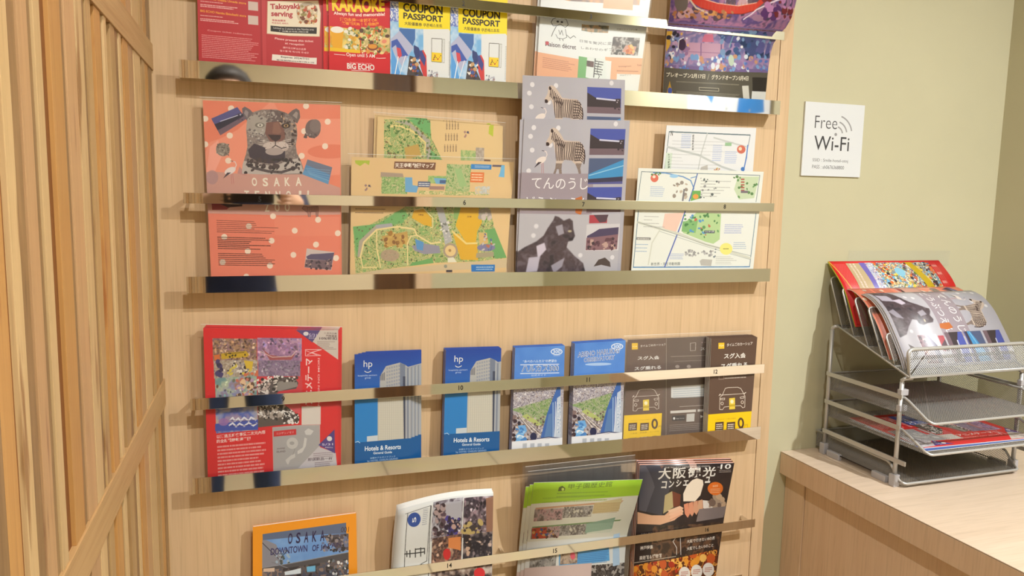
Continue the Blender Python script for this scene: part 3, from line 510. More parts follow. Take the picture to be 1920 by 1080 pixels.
def art_zoo_orange():
    c = Cv(Q['zoo_orange'], 620, 800, (230, 128, 98)); c.z(320, 170, 4.5)
    c.noise(200, 0, 1500, 900, [(232, 132, 100), (236, 146, 116)], 400, .5, 2, False)
    c.poly([(280, 560), (330, 440), (430, 400), (560, 330), (640, 260), (850, 80), (900, 170), (1080, 240), (1430, 240), (1430, 480), (1430, 720), (1100, 730), (300, 760)], (240, 156, 128), .8)
    c.ell(1350, 520, 200, 60, (226, 124, 94), .9); c.poly([(330, 480), (400, 420), (430, 560), (360, 720), (300, 720)], (244, 172, 152), .8)
    c.poly([(290, 700), (340, 690), (600, 705), (1110, 705), (1430, 830), (1432, 1055), (300, 1045)], (204, 154, 140)); c.poly([(560, 700), (580, 640), (640, 720)], (190, 140, 134)); c.ell(350, 740, 50, 60, (176, 140, 140), .8)
    dots(c, [(292, 240), (505, 150), (497, 378), (485, 594), (292, 460), (1135, 130), (1322, 265), (1300, 475), (1100, 555), (1120, 345)], 26); 
    # jaguar portrait
    G = (128, 112, 106); D = (58, 48, 50)
    c.poly([(600, 200), (596, 150), (618, 134), (660, 158), (700, 200), (650, 270)], (110, 100, 104)); c.poly([(612, 190), (625, 160), (650, 180), (640, 230)], (150, 140, 140)); c.poly([(980, 200), (1020, 165), (1052, 150), (1078, 168), (1086, 225), (1060, 280), (1020, 250)], (110, 98, 96)); c.poly([(1020, 210), (1050, 175), (1066, 190), (1058, 240)], (160, 146, 136))
    head = [(640, 240), (690, 180), (760, 160), (880, 158), (970, 190), (1030, 240), (1056, 300), (1062, 380), (1050, 470), (1060, 530), (1090, 590), (1115, 660), (1112, 710), (598, 702), (606, 620), (632, 540), (645, 470), (640, 400), (632, 330)]
    c.poly(head, (142, 128, 120)); c.clip(head); c.noise(590, 140, 1130, 720, [(120, 108, 104), (160, 148, 138), (100, 88, 86), (180, 168, 156)], 40, .6, 3, False)
    c.ell(720, 290, 95, 90, (176, 168, 156), .8); c.poly([(830, 160), (960, 180), (940, 270), (850, 280)], (88, 72, 72), .7); c.bits(880, 190, 1060, 480, 60, [(60, 46, 46), (190, 160, 130), (70, 52, 48)], 6, 15, 4); c.bits(645, 330, 780, 440, 30, [(110, 100, 100), (190, 180, 170)], 5, 12, 5); c.bits(640, 180, 900, 260, 40, [(100, 90, 88), (170, 160, 150)], 5, 14, 6)
    c.poly([(800, 270), (900, 260), (950, 330), (960, 400), (925, 440), (830, 430), (790, 360)], (124, 84, 74)); c.poly([(860, 270), (900, 270), (930, 350), (900, 370), (850, 360)], (140, 98, 84)); c.ell(880, 480, 110, 50, (196, 176, 164), .9); c.poly([(812, 372), (925, 376), (918, 408), (882, 432), (850, 418)], (56, 38, 42))
    for i in range(5): c.line([(850-i*4, 436+i*11), (750-i*6, 420+i*18)], 4, (220, 206, 196), .8); c.line([(905+i*4, 436+i*11), (1010, 410+i*18)], 4, (226, 214, 204), .8)
    c.ell(830, 470, 56, 34, (206, 190, 180), .9); c.ell(930, 466, 56, 34, (210, 194, 184), .9); c.bits(790, 440, 970, 490, 16, [(110, 90, 86)], 2, 4, 3); c.line([(878, 430), (878, 462), (840, 492), (800, 500)], 7, D); c.line([(878, 462), (930, 490), (970, 480)], 7, D); c.ell(745, 292, 40, 22, (120, 112, 104)); c.ell(748, 292, 24, 15, (206, 200, 186)); c.ell(965, 298, 38, 22, (52, 38, 36)); c.ell(966, 298, 20, 14, (176, 140, 96)); c.ell(966, 298, 8, 9, (30, 24, 24)); c.ell(748, 292, 7, 8, (90, 86, 80))
    c.poly([(650, 500), (700, 445), (790, 480), (800, 510), (870, 545), (960, 510), (960, 570), (900, 610), (820, 615), (740, 600), (665, 560)], (66, 56, 66)); c.ell(870, 515, 76, 32, (176, 160, 152)); c.poly([(600, 590), (700, 600), (860, 640), (1000, 590), (1080, 570), (1120, 700), (600, 710)], (196, 186, 176), .9); c.bits(620, 575, 1100, 700, 60, [(50, 42, 44), (74, 60, 60)], 8, 22, 7); c.line([(640, 620), (700, 650), (820, 680), (930, 690), (1060, 650)], 22, (60, 50, 52), .8); c.clip()
    # pasted pictures
    def tilt(P, cs): c.poly(P, cs[0]); (a, b, d, e) = P; mid = lambda u, v, t: (u[0]+(v[0]-u[0])*t, u[1]+(v[1]-u[1])*t); c.poly([mid(a, e, .35), mid(b, d, .45), mid(b, d, .75), mid(a, e, .7)], cs[1]); c.poly([mid(a, e, .7), mid(b, d, .75), d, e], cs[2])
    tilt([(342, 236), (556, 138), (630, 240), (418, 378)], [(86, 86, 140), (34, 34, 56), (112, 92, 106)]); c.line([(418, 258), (570, 205), (590, 195)], 7, (200, 200, 220)); c.bits(560, 190, 610, 250, 10, [(180, 170, 190), (60, 50, 80)], 4, 9)
    tilt([(1150, 585), (1362, 655), (1328, 798), (1108, 710)], [(110, 120, 140), (84, 136, 180), (96, 150, 190)]); 
    for i in range(5): c.line([(1135+i*8, 660+i*12), (1345-i*3, 680+i*22)], 4, (150, 190, 214), .7)
    c.ell(1195, 325, 66, 80, (112, 96, 94)); c.ell(1215, 300, 48, 56, (128, 112, 108)); c.bits(1120, 370, 1230, 400, 14, [(150, 140, 134), (90, 76, 76)], 8, 14); c.ell(440, 500, 58, 58, (142, 132, 120)); c.bits(390, 450, 490, 550, 40, [(110, 100, 92), (176, 166, 150)], 6, 12, 9); crane(c, 500, 680, .85)
    for i, ch in enumerate('OSAKA'): c.text(ch, (684+i*92, 806), (684+i*92+(44, 46, 50, 44, 50)[i], 806), 72, (236, 226, 206), .03)
    for i, ch in enumerate('TENNOJI'): c.text(ch, (620+i*88, 912), (620+i*88+(40 if ch != 'I' else 14), 913), 66, (236, 226, 206), .03)
    for i, ch in enumerate('ZOO'): c.text(ch, (790+i*86, 1022-2*i), (790+i*86+42, 1022-2*i), 72, (240, 230, 210), .03)
    c.poly([(345, 955), (600, 955), (596, 980), (520, 970), (470, 1010), (350, 1015)], (150, 50, 56)); c.poly([(400, 955), (600, 955), (600, 980), (480, 992)], (60, 36, 40))
    c.z(320, 350, 4.5); b = [(1105, 185), (1120, 165), (1160, 175), (1240, 170), (1245, 190), (1240, 270), (1228, 270), (1222, 215), (1180, 215), (1175, 272), (1162, 272), (1155, 225), (1125, 200)]; c.poly(b, (170, 120, 108)); c.line(b, 3, (90, 60, 60), 1, True)
    for i in range(6): c.line([(1150+i*16, 172), (1155+i*15, 215)], 3, (110, 70, 70))
    c.poly([(320, 242), (1425, 262), (1425, 900), (320, 900)], (232, 132, 106)); c.rect(870, 255, 1425, 420, (234, 140, 112)); dots(c, [(860, 250), (1242, 283), (655, 338), (1044, 370), (450, 430), (846, 458), (1225, 488), (645, 548), (1030, 576), (436, 640), (830, 668), (1410, 400), (1395, 605), (632, 760)], 25)
    P = lambda: (214, 190, 170)
    c.para(385, 285, 990, 405, 7, (120, 70, 56), .32, .9, .5, 2); c.para(392, 425, 850, 540, 7, (60, 36, 30), .38, .95, .5, 3); c.para(398, 560, 910, 676, 7, (70, 40, 34), .36, .9, .45, 5); c.poly([(860, 250), (890, 250), (880, 244), (836, 244)], (240, 220, 198))
    c.poly([(1145, 520), (1380, 555), (1355, 705), (1122, 682)], (206, 190, 184)); c.poly([(1140, 590), (1180, 568), (1380, 560), (1365, 622), (1150, 612)], (92, 82, 110)); c.poly([(1135, 615), (1366, 622), (1352, 700), (1124, 680)], (120, 96, 104)); c.bits(1135, 620, 1355, 695, 26, [(60, 50, 60), (180, 150, 140), (90, 70, 80)], 8, 18, 4, sq=True); return c
GR = [(122, 168, 96), (140, 176, 108), (106, 150, 80), (160, 178, 120)]
def art_zoomap(): 
    c = Cv(Q['zoomap'], 760, 560, (226, 192, 138)); c.z(640, 190, 4.5)
    c.noise(60, 440, 1500, 1600, [(226, 192, 138), (222, 186, 130)], 300, .6, 2, False)
    c.poly([(115, 498), (240, 500), (235, 540), (200, 520), (160, 548), (120, 525)], (176, 190, 60)); c.poly([(448, 508), (796, 518), (790, 582), (444, 570)], (120, 76, 52)); c.text('天王寺動物園マップ', (452, 562), (780, 566), 40, (246, 236, 220), .03)
    c.poly([(335, 600), (520, 612), (530, 650), (335, 645)], (170, 150, 130)); c.noise(345, 640, 560, 790, [(150, 180, 106), (176, 196, 130), (120, 160, 90), (196, 190, 140)], 22, 1, 3); c.poly([(540, 645), (600, 645), (605, 712), (655, 720), (640, 775), (545, 770)], (110, 168, 208)); c.noise(735, 630, 900, 700, [(140, 180, 100), (166, 190, 120)], 20); c.poly([(780, 650), (890, 655), (880, 705), (800, 700)], (116, 176, 210)); c.rect(650, 680, 752, 730, (84, 96, 130)); c.para(656, 688, 746, 724, 2, WHITE, .5, .9, .05)
    c.rect(832, 668, 886, 698, (70, 96, 140)); c.noise(890, 530, 1080, 800, [(150, 176, 110), (196, 190, 140), (170, 190, 130), (120, 156, 90)], 20, 1, 5); c.poly([(955, 570), (1010, 570), (1060, 720), (1000, 730)], (160, 190, 126)); c.noise(660, 760, 1240, 800, [(206, 190, 130), (150, 176, 104), (226, 206, 150)], 16, 1, 6); c.noise(1130, 720, 1250, 790, [(206, 206, 200), (190, 190, 180), (226, 200, 150)], 16); c.rect(745, 720, 870, 752, (166, 130, 116))
    c.rect(1094, 530, 1264, 578, (40, 130, 200)); c.para(1125, 540, 1250, 568, 2, WHITE, .4, .8, .1); c.rect(1274, 536, 1376, 556, (90, 80, 100)); c.poly([(1350, 540), (1378, 540), (1375, 645), (1325, 640), (1340, 600)], (110, 180, 220)); c.rect(1090, 600, 1200, 690, (224, 120, 56)); c.para(1100, 610, 1190, 680, 3, (250, 230, 200), .4, .9, .3)
    c.bits(205, 715, 255, 760, 6, [(90, 80, 90), (150, 120, 120)], 6, 14, 3, sq=True)
    c.z(640, 360, 4.5); c.para(118, 135, 380, 200, 2, (110, 80, 60), .2, .8, .2)
    park = [(98, 300), (240, 285), (380, 210), (500, 160), (560, 120), (1250, 120), (1290, 300), (1395, 560), (1300, 570), (1150, 590), (800, 600), (300, 662), (120, 690)]
    c.poly(park, (226, 202, 140)); c.clip(park); c.noise(90, 110, 1400, 700, [(136, 172, 100), (160, 180, 116), (216, 196, 130), (116, 156, 84), (190, 176, 120), (176, 190, 130)], 26, .95, 8); c.poly([(98, 300), (240, 285), (330, 270), (170, 440), (130, 560)], (112, 172, 102)); c.poly([(320, 270), (520, 150), (570, 200), (520, 270), (330, 300)], (118, 176, 104)); c.bits(110, 130, 1390, 680, 420, [(70, 110, 50), (92, 130, 60), (56, 92, 44), (120, 100, 70)], 4, 9, 11)
    c.poly([(135, 550), (150, 420), (290, 290), (420, 270), (420, 300), (300, 320), (180, 440), (165, 560)], (178, 166, 146)); c.poly([(340, 380), (560, 340), (570, 440), (380, 470)], (196, 158, 84)); c.poly([(290, 285), (430, 270), (440, 310), (300, 318)], (170, 168, 170)); c.bits(340, 340, 560, 470, 40, [(166, 120, 50), (206, 170, 90), (140, 96, 50)], 8, 22, 5); c.poly([(595, 460), (700, 440), (830, 460), (840, 520), (700, 530), (620, 500)], (150, 146, 160)); c.poly([(625, 400), (700, 430), (690, 500), (640, 490)], (90, 150, 200)); c.ell(410, 540, 80, 50, (180, 150, 130), .8)
    c.poly([(600, 600), (770, 560), (780, 610), (560, 640)], (110, 170, 96)); c.poly([(1210, 330), (1300, 310), (1395, 560), (1300, 565)], (110, 166, 96)); c.line([(160, 560), (190, 430), (300, 325), (480, 300), (620, 320), (640, 370), (760, 440), (840, 430)], 14, (236, 214, 150)); c.line([(300, 325), (300, 480), (330, 640)], 10, (236, 214, 150)); c.line([(165, 560), (180, 640), (300, 640)], 9, (236, 214, 150)); c.line([(560, 440), (590, 380), (640, 370)], 10, (236, 214, 150)); c.line([(560, 440), (560, 620)], 10, (236, 214, 150))
    c.poly([(620, 165), (700, 150), (770, 230), (770, 300), (700, 285), (600, 225)], (222, 172, 40)); c.line([(620, 160), (700, 145), (780, 225), (780, 300), (760, 310)], 7, (240, 220, 160)); c.poly([(800, 120), (860, 130), (900, 260), (945, 420), (880, 450), (860, 330)], (180, 178, 176)); c.poly([(1010, 130), (1160, 140), (1190, 260), (1150, 340), (1140, 430), (1060, 440), (970, 290)], (224, 176, 30)); c.poly([(950, 360), (1000, 360), (1060, 450), (1150, 440), (1160, 580), (1010, 575)], (222, 172, 36)); c.line([(945, 340), (1060, 440), (1150, 438)], 16, (234, 210, 130)); c.poly([(960, 130), (1010, 140), (985, 240), (950, 230)], (140, 176, 100))
    c.ell(925, 500, 62, 62, (170, 150, 130)); c.ell(925, 500, 46, 46, (232, 200, 140)); c.ell(920, 498, 12, 12, (170, 130, 80)); c.poly([(900, 560), (950, 555), (980, 600), (900, 606)], (230, 224, 200)); c.bits(840, 250, 940, 420, 40, [(226, 220, 210), (120, 120, 110)], 4, 10, 7); c.bits(1170, 150, 1260, 240, 24, [(206, 190, 180), (170, 160, 150)], 12, 24, 3); c.ell(1225, 475, 75, 30, (130, 126, 160)); c.poly([(1160, 350), (1230, 350), (1240, 440), (1170, 450)], (216, 180, 110)); c.bits(1170, 360, 1290, 500, 20, [(90, 110, 150), (200, 190, 180), (190, 110, 80)], 6, 16, 5); c.poly([(1145, 520), (1290, 510), (1285, 550), (1140, 560)], (170, 158, 126)); c.text('大動物', (655, 205), (700, 208), 14, (120, 80, 30)); c.text('広場', (1065, 222), (1100, 222), 14, (120, 80, 30)); c.clip()
    c.poly([(300, 662), (1400, 566), (1400, 640), (80, 700)], (206, 186, 150), .8); c.poly([(1098, 616), (1298, 616), (1296, 672), (1098, 674)], (24, 116, 190)); c.para(1140, 628, 1285, 662, 2, WHITE, .4, .8, .1); c.rect(885, 660, 935, 678, (60, 50, 60)); c.ell(880, 630, 14, 14, (150, 150, 130)); return c
def art_zoomap_back():
    c = Cv(Q['zoomap_back'], 620, 420, (228, 196, 140)); c.z(640, 190, 4.5)
    pk = [(358, 150), (745, 150), (750, 300), (840, 480), (840, 900), (355, 900)]; c.poly(pk, (212, 196, 140)); c.clip(pk); c.noise(350, 140, 850, 900, [(136, 172, 100), (190, 186, 120), (116, 156, 84), (216, 196, 130), (160, 180, 116)], 26, .95, 9); c.poly([(560, 150), (745, 150), (745, 300)], (110, 176, 104)); c.poly([(745, 400), (840, 480), (840, 560), (750, 500)], (110, 170, 100)); c.poly([(440, 165), (560, 165), (740, 320), (745, 480), (710, 480), (700, 330), (560, 200)], (172, 166, 150)); c.line([(400, 210), (480, 200), (600, 250), (700, 340), (690, 420)], 10, (236, 214, 140)); c.bits(360, 160, 840, 500, 140, [(70, 110, 50), (92, 130, 60), (120, 100, 60)], 5, 12, 4); c.poly([(520, 380), (640, 350), (660, 440), (540, 480)], (196, 160, 80)); c.clip()
    for j in range(3):
        for i in range(5): c.text('動物園の', (890+i*24-j*10, 175+j*90+60), (890+i*24-j*10, 175+j*90), 12, (110, 84, 64))
    c.bits(1035, 255, 1075, 300, 6, [(80, 76, 100), (170, 130, 120)], 6, 14, 3, sq=True); c.poly([(1245, 210), (1285, 180), (1278, 295), (1240, 270)], (186, 196, 50)); c.noise(1000, 400, 1130, 520, [(150, 180, 110), (190, 196, 130)], 22); c.noise(1130, 380, 1200, 500, [(190, 176, 160), (170, 156, 140)], 22); c.rect(1200, 480, 1256, 520, (110, 70, 50)); return c
def zoo_violet(c):
    """the violet zebra leaflet, drawn in its own 1890-wide picture frame (shared by three copies)."""
    c.z(0, 0, 1); c.rect(-50, -50, 1000, 1500, (178, 176, 186)); c.noise(-20, -20, 900, 1300, [(176, 174, 184), (190, 188, 198)], 400, .5, 3, False); dots(c, [(85, 70), (300, 70), (60, 140), (80, 250), (320, 150), (235, 205), (60, 420), (820, 30)], 20, (224, 222, 226))
    zebra(c, 1.05, -1209, -680); crane(c, 160, 330, .8)
    c.rect(0, 435, 640, 780, (160, 148, 158)); c.text('てんのうじ', (90, 565), (590, 565), 95, (240, 238, 240), .0); c.text('どうぶつえん', (50, 725), (600, 725), 95, (240, 238, 240), .0)
    for y, cs in ((70, 0), (310, 1), (548, 0)):
        c.rect(590, y, 915, y+212, (78, 90, 170)); 
        if cs == 0: c.poly([(590, y+45), (700, y+100), (910, y+85), (910, y+170), (590, y+165)], (64, 54, 60)); c.rect(590, y+160, 915, y+212, (116, 96, 106)); c.line([(680, y+90), (860, y+100)], 14, (206, 206, 226)); c.bits(850, y+90, 910, y+180, 10, [(190, 180, 190), (60, 50, 60)], 6, 12)
        else: c.rect(590, y, 915, y+212, (84, 96, 130)); c.poly([(590, y+130), (915, y+10), (915, y+170), (590, y+190)], (70, 146, 200)); c.line([(600, y+140), (915, y+60)], 8, (150, 200, 226)); c.poly([(590, y+185), (915, y+165), (915, y+212), (590, y+212)], (90, 92, 150)); c.poly([(590, y+170), (915, y+150), (915, y+190), (590, y+200)], (64, 60, 84))
    c.poly([(480, 640), (540, 620), (560, 700), (540, 780), (490, 760)], (190, 110, 60)); c.rect(0, 775, 915, 1300, (186, 184, 192)); dots(c, [(150, 880), (130, 960), (560, 1130), (860, 1150)], 20, (224, 222, 226))
    cat_ = [(250, 900), (300, 820), (310, 790), (345, 800), (390, 830), (440, 810), (470, 830), (480, 900), (500, 960), (480, 1000), (440, 1010), (430, 1060), (500, 1130), (590, 1200), (620, 1290), (0, 1290), (0, 1100), (60, 1060), (160, 1010), (220, 960)]
    c.poly(cat_, (72, 62, 68)); c.clip(cat_); c.noise(0, 780, 640, 1300, [(62, 54, 60), (92, 80, 86), (80, 66, 70), (110, 98, 106)], 60, .9, 6, False); c.poly([(320, 880), (380, 860), (400, 940), (350, 960)], (160, 154, 166)); c.poly([(160, 1050), (230, 1020), (250, 1080), (180, 1160)], (206, 198, 214)); c.poly([(100, 1150), (200, 1140), (180, 1270), (80, 1280)], (190, 184, 200)); c.poly([(300, 1220), (420, 1150), (400, 1230), (330, 1290)], (160, 154, 168)); c.ell(450, 920, 18, 10, (190, 180, 150)); c.ell(470, 990, 22, 14, (50, 44, 50)); c.clip(); c.soft(0, 780, 640, 1300, 2)
    c.rect(620, 780, 790, 850, (176, 70, 80)); c.poly([(660, 780), (800, 780), (780, 840), (720, 846)], (90, 70, 80)); c.rect(600, 860, 915, 1090, (206, 204, 208)); c.poly([(610, 960), (720, 900), (905, 890), (905, 960), (610, 985)], (82, 72, 100)); c.poly([(605, 975), (905, 950), (900, 1080), (605, 1085)], (138, 104, 112)); c.bits(620, 985, 890, 1075, 34, [(70, 56, 66), (190, 160, 150), (100, 70, 80)], 10, 22, 3, sq=True); c.poly([(690, 1230), (730, 1170), (790, 1150), (840, 1190), (850, 1235), (760, 1215)], (84, 72, 70))
def art_zoo_violet(): c = Cv([(0, 0), (950, 0), (950, 1330), (0, 1330)], 570, 800, (178, 176, 186)); zoo_violet(c); return c
def art_area():
    c = Cv(Q['area'], 720, 520, (226, 230, 222)); c.z(1040, 190, 4.174)
    c.line([(680, 550), (1605, 580), (1575, 790)], 4, (90, 110, 120)); c.line([(680, 550), (650, 780)], 4, (90, 110, 120)); c.line([(770, 560), (860, 560), (1000, 590), (1060, 620), (1085, 680), (1060, 760)], 8, (110, 150, 200)); c.line([(1112, 565), (1090, 650), (1050, 780)], 8, (84, 110, 170)); c.line([(1060, 600), (1100, 590)], 6, (110, 150, 200)); c.ell(780, 600, 30, 32, (214, 110, 90)); c.ell(776, 590, 12, 12, (236, 220, 200)); c.bits(750, 560, 830, 575, 8, [(90, 130, 80)], 6, 10); c.ell(930, 585, 34, 14, (150, 196, 230))
    c.poly([(1075, 700), (1140, 700), (1135, 760), (1060, 780)], (110, 170, 90)); c.ell(1100, 745, 22, 20, (226, 160, 80)); c.poly([(1430, 590), (1600, 590), (1560, 760), (1440, 770), (1400, 690)], (196, 212, 178)); c.bits(1400, 590, 1590, 760, 16, [(90, 130, 80), (100, 146, 90)], 9, 13, 5); 
    for i in range(5): c.rect(1455, 605+i*22, 1482, 617+i*22, (176, 90, 80))
    c.rect(1455, 700, 1510, 720, (120, 110, 120)); c.bits(1130, 600, 1280, 760, 18, [(90, 100, 100), (150, 150, 150)], 5, 13, 8); c.para(750, 660, 860, 750, 6, (150, 170, 210), .4, .7, .2, 2); c.bits(930, 630, 1030, 770, 16, [(190, 176, 160), (150, 140, 130)], 8, 18, 3); c.line([(1010, 690), (1000, 775)], 12, (120, 116, 120)); c.para(1140, 610, 1400, 760, 6, (120, 120, 120), .16, .7, .6, 4)
    c.z(1040, 360, 4.174); c.line([(655, 150), (615, 590), (1525, 585), (1575, 170)], 5, (90, 120, 140)); c.line([(615, 590), (1525, 585)], 7, (80, 130, 180)); c.line([(1020, 150), (985, 260), (855, 590)], 9, (84, 104, 180)); c.poly([(860, 170), (1010, 160), (940, 330), (840, 280)], (232, 190, 172), .8); c.line([(650, 240), (820, 290), (980, 330), (1180, 410), (1290, 440), (1530, 520)], 16, (206, 208, 196)); c.line([(820, 300), (760, 400), (730, 570)], 10, (210, 212, 200)); c.line([(650, 240), (820, 290), (1180, 410), (1530, 500)], 2.5, (120, 130, 130)); c.line([(820, 310), (1180, 425), (1530, 530)], 2.5, (150, 160, 160))
    c.poly([(1110, 160), (1300, 170), (1290, 370), (1240, 405), (1180, 390), (1000, 320), (1010, 240)], (178, 206, 150)); c.poly([(1000, 230), (1120, 220), (1100, 320), (990, 310)], (130, 180, 116)); c.bits(1000, 170, 1290, 370, 26, [(80, 130, 80), (96, 150, 96)], 8, 14, 7); c.bits(1010, 180, 1240, 340, 16, [(90, 150, 200), (190, 110, 90)], 8, 14, 4); c.rect(1170, 300, 1250, 322, (70, 80, 90)); c.text('天王寺公園', (1176, 318), (1244, 316), 13, WHITE); c.ell(1340, 445, 50, 46, (232, 226, 130)); c.para(1318, 438, 1362, 450, 1, (110, 100, 60)); c.rect(640, 358, 748, 378, (110, 110, 110)); c.para(646, 362, 742, 376, 1, WHITE, .6)
    c.para(636, 400, 730, 480, 3, (130, 160, 200), .2, .8, .2, 3); c.para(1330, 250, 1470, 330, 5, (150, 160, 210), .4, .8, .1, 5); c.para(1400, 390, 1500, 450, 4, (150, 170, 200), .4, .7, .2, 6); c.para(900, 480, 1010, 530, 4, (140, 160, 210), .4, .7, .2, 7); c.text('新世界・天王寺動物園', (750, 578), (975, 574), 22, (90, 96, 96), .0); c.bits(1020, 460, 1240, 500, 22, [(180, 180, 180), (150, 150, 150)], 8, 18, 8, sq=True); c.poly([(1130, 540), (1150, 525), (1230, 530), (1220, 580), (1140, 575)], (184, 182, 176)); c.para(700, 180, 860, 290, 4, (150, 150, 150), .16, .8, .7, 9); c.para(1260, 500, 1420, 570, 5, (140, 140, 140), .2, .8, .3, 2); c.bits(1240, 440, 1270, 520, 4, [(120, 130, 140)], 6, 9); return c
def art_area_back():
    c = Cv(Q['area_back'], 520, 360, (228, 230, 232)); c.z(1040, 190, 4.174)
    c.line([(860, 520), (895, 235), (1530, 262), (1470, 560)], 4, (90, 110, 120)); c.line([(1510, 340), (1500, 430), (1470, 560)], 9, (90, 130, 200)); c.para(990, 250, 1060, 360, 8, (160, 176, 216), .5, .7, .1); c.text('新世界商店街', (1082, 372), (1088, 255), 14, (70, 70, 70)); c.line([(880, 350), (1120, 410), (1300, 500), (1480, 560)], 8, (190, 196, 196)); c.line([(1190, 250), (1140, 400), (1110, 540)], 8, (196, 200, 200)); c.line([(1240, 280), (1420, 330), (1500, 350)], 6, (196, 200, 200)); c.ell(1458, 370, 34, 32, (206, 110, 90)); c.ell(1450, 365, 14, 14, (236, 210, 180)); c.rect(1330, 318, 1380, 344, (150, 190, 150)); c.para(1235, 330, 1300, 460, 9, (150, 170, 220), .4, .7, .1, 3); c.para(1330, 380, 1420, 480, 7, (150, 170, 220), .4, .7, .1, 5); c.rect(872, 395, 908, 520, (206, 222, 206)); c.text('新世界エリア', (900, 510), (902, 400), 15, (60, 70, 60)); c.ell(1470, 520, 16, 16, (70, 120, 190)); c.poly([(1140, 500), (1190, 485), (1190, 530), (1125, 530)], (190, 186, 180)); c.bits(1240, 510, 1285, 530, 6, [(220, 190, 110), (190, 130, 90)], 6, 10); c.para(920, 290, 1500, 530, 9, (120, 124, 128), .1, .5, .9, 8); c.text('N', (905, 265), (920, 265), 20, (70, 70, 70)); return c
# ---- shelf 3
def art_theme_red():
    c = Cv(Q['theme_red'], 620, 680, (226, 40, 44)); c.z(350, 590, 4.5)
    c.noise(100, 60, 1400, 1500, [(230, 44, 46), (218, 36, 44)], 300, .5, 2, False)
    # pasted scenes: crowds and a boat in fantasy colours, no figures of note
    X = [(220, 205), (985, 195), (975, 640), (960, 940), (620, 965), (245, 985), (245, 700)]
    c.photo(222, 205, 610, 400, [(110, 80, 70), (190, 150, 110), (130, 100, 110), (210, 180, 150)], 40, 70, 21); c.poly([(300, 340), (520, 318), (545, 355), (520, 372), (305, 388)], (206, 170, 40)); c.line([(330, 345), (500, 330)], 5, (100, 80, 20)); c.bits(310, 335, 530, 380, 12, [(60, 50, 20)], 5, 12, 2); c.poly([(235, 350), (290, 345), (290, 390), (240, 395)], (220, 120, 60))
    c.photo(612, 198, 985, 405, [(180, 140, 170), (150, 110, 150), (200, 160, 180), (150, 130, 180)], 60, 50, 22); c.poly([(660, 300), (720, 350), (860, 370), (930, 340), (900, 390), (720, 395)], (170, 90, 90)); c.line([(640, 320), (740, 370), (900, 360), (940, 310)], 7, (220, 190, 180)); c.poly([(715, 210), (740, 200), (760, 250)], (90, 80, 110))
    c.photo(232, 400, 620, 540, [(190, 180, 160), (160, 140, 120), (206, 196, 180), (130, 120, 130)], 40, 30, 23); c.bits(255, 400, 310, 540, 16, [(80, 70, 120), (60, 50, 80)], 14, 30, 4); c.bits(330, 430, 560, 520, 22, [(60, 50, 50), (220, 200, 80), (236, 230, 220)], 8, 22, 5); c.poly([(500, 400), (580, 410), (570, 480), (520, 470)], (224, 190, 60)); c.bits(510, 490, 620, 540, 10, [(220, 120, 80)], 10, 20, 3)
    c.photo(622, 400, 975, 545, [(140, 120, 150), (160, 140, 160), (120, 100, 130), (180, 170, 180)], 40, 40, 24); c.rect(610, 540, 990, 700, (214, 66, 72))
    c.photo(245, 545, 615, 790, [(120, 160, 160), (190, 200, 170), (150, 150, 190), (170, 130, 110)], 70, 30, 25); c.bits(430, 560, 600, 740, 60, [(206, 120, 100), (236, 200, 160), (190, 160, 190), (110, 80, 60)], 8, 24, 6)
    c.noise(245, 730, 620, 985, [(196, 180, 170), (150, 160, 200), (90, 110, 190), (170, 150, 180)], 90, 1, 6, False); c.poly([(245, 930), (620, 900), (620, 985), (245, 990)], (70, 90, 180)); c.ell(320, 915, 45, 32, (170, 120, 180), .8)
    b = [(620, 620), (700, 570), (800, 540), (920, 540), (960, 590), (940, 640), (800, 665), (740, 720), (620, 700)]; c.poly(b, (96, 86, 84)); c.poly([(740, 640), (800, 580), (940, 565), (955, 620), (800, 665)], (150, 144, 136)); c.bits(615, 560, 780, 690, 60, [(236, 226, 216), (50, 44, 44), (200, 180, 170)], 6, 17, 7); c.bits(700, 535, 950, 580, 50, [(240, 234, 226), (70, 60, 56)], 6, 13, 8)
    c.poly([(620, 780), (820, 760), (900, 820), (970, 880), (960, 935), (620, 965)], (100, 90, 84)); c.bits(625, 780, 960, 900, 160, [(240, 236, 230), (46, 40, 40), (180, 168, 158)], 6, 16, 9); c.bits(840, 880, 960, 935, 36, [(244, 240, 236), (60, 52, 50)], 8, 17, 3); c.poly([(820, 765), (975, 762), (975, 860), (900, 820)], (220, 90, 96))
    c.line([(380, 900), (400, 880), (420, 910), (450, 885), (470, 912), (500, 880), (540, 910), (560, 880), (600, 905)], 14, (240, 240, 246)); c.line([(370, 945), (400, 925), (430, 955), (460, 930), (500, 952), (540, 925), (580, 950), (610, 930)], 14, (240, 240, 246)); c.line([(380, 900), (420, 908), (470, 910), (540, 908), (600, 903)], 5, (70, 60, 120)); c.line([(375, 948), (430, 950), (500, 950), (610, 932)], 5, (70, 60, 120))
    c.poly([(935, 130), (1280, 130), (1280, 385)], (212, 200, 188)); c.poly([(935, 130), (1135, 130), (1070, 238)], (92, 76, 130)); c.ell(1018, 162, 22, 18, (232, 226, 226)); c.text('5/31', (1042, 190), (1106, 192), 30, (214, 206, 226), .01); c.text('期間限定', (1040, 204), (1104, 206), 9, WHITE)
    c.text('二次元之森', (1165, 164), (1268, 168), 16, (110, 90, 90)); c.text('門票優惠', (1182, 188), (1268, 191), 18, (110, 90, 90)); c.text('10%折扣', (1128, 214), (1268, 216), 26, (90, 74, 80), .02); c.para(1110, 224, 1268, 300, 6, (140, 120, 116), .36, .8, .4, 3)
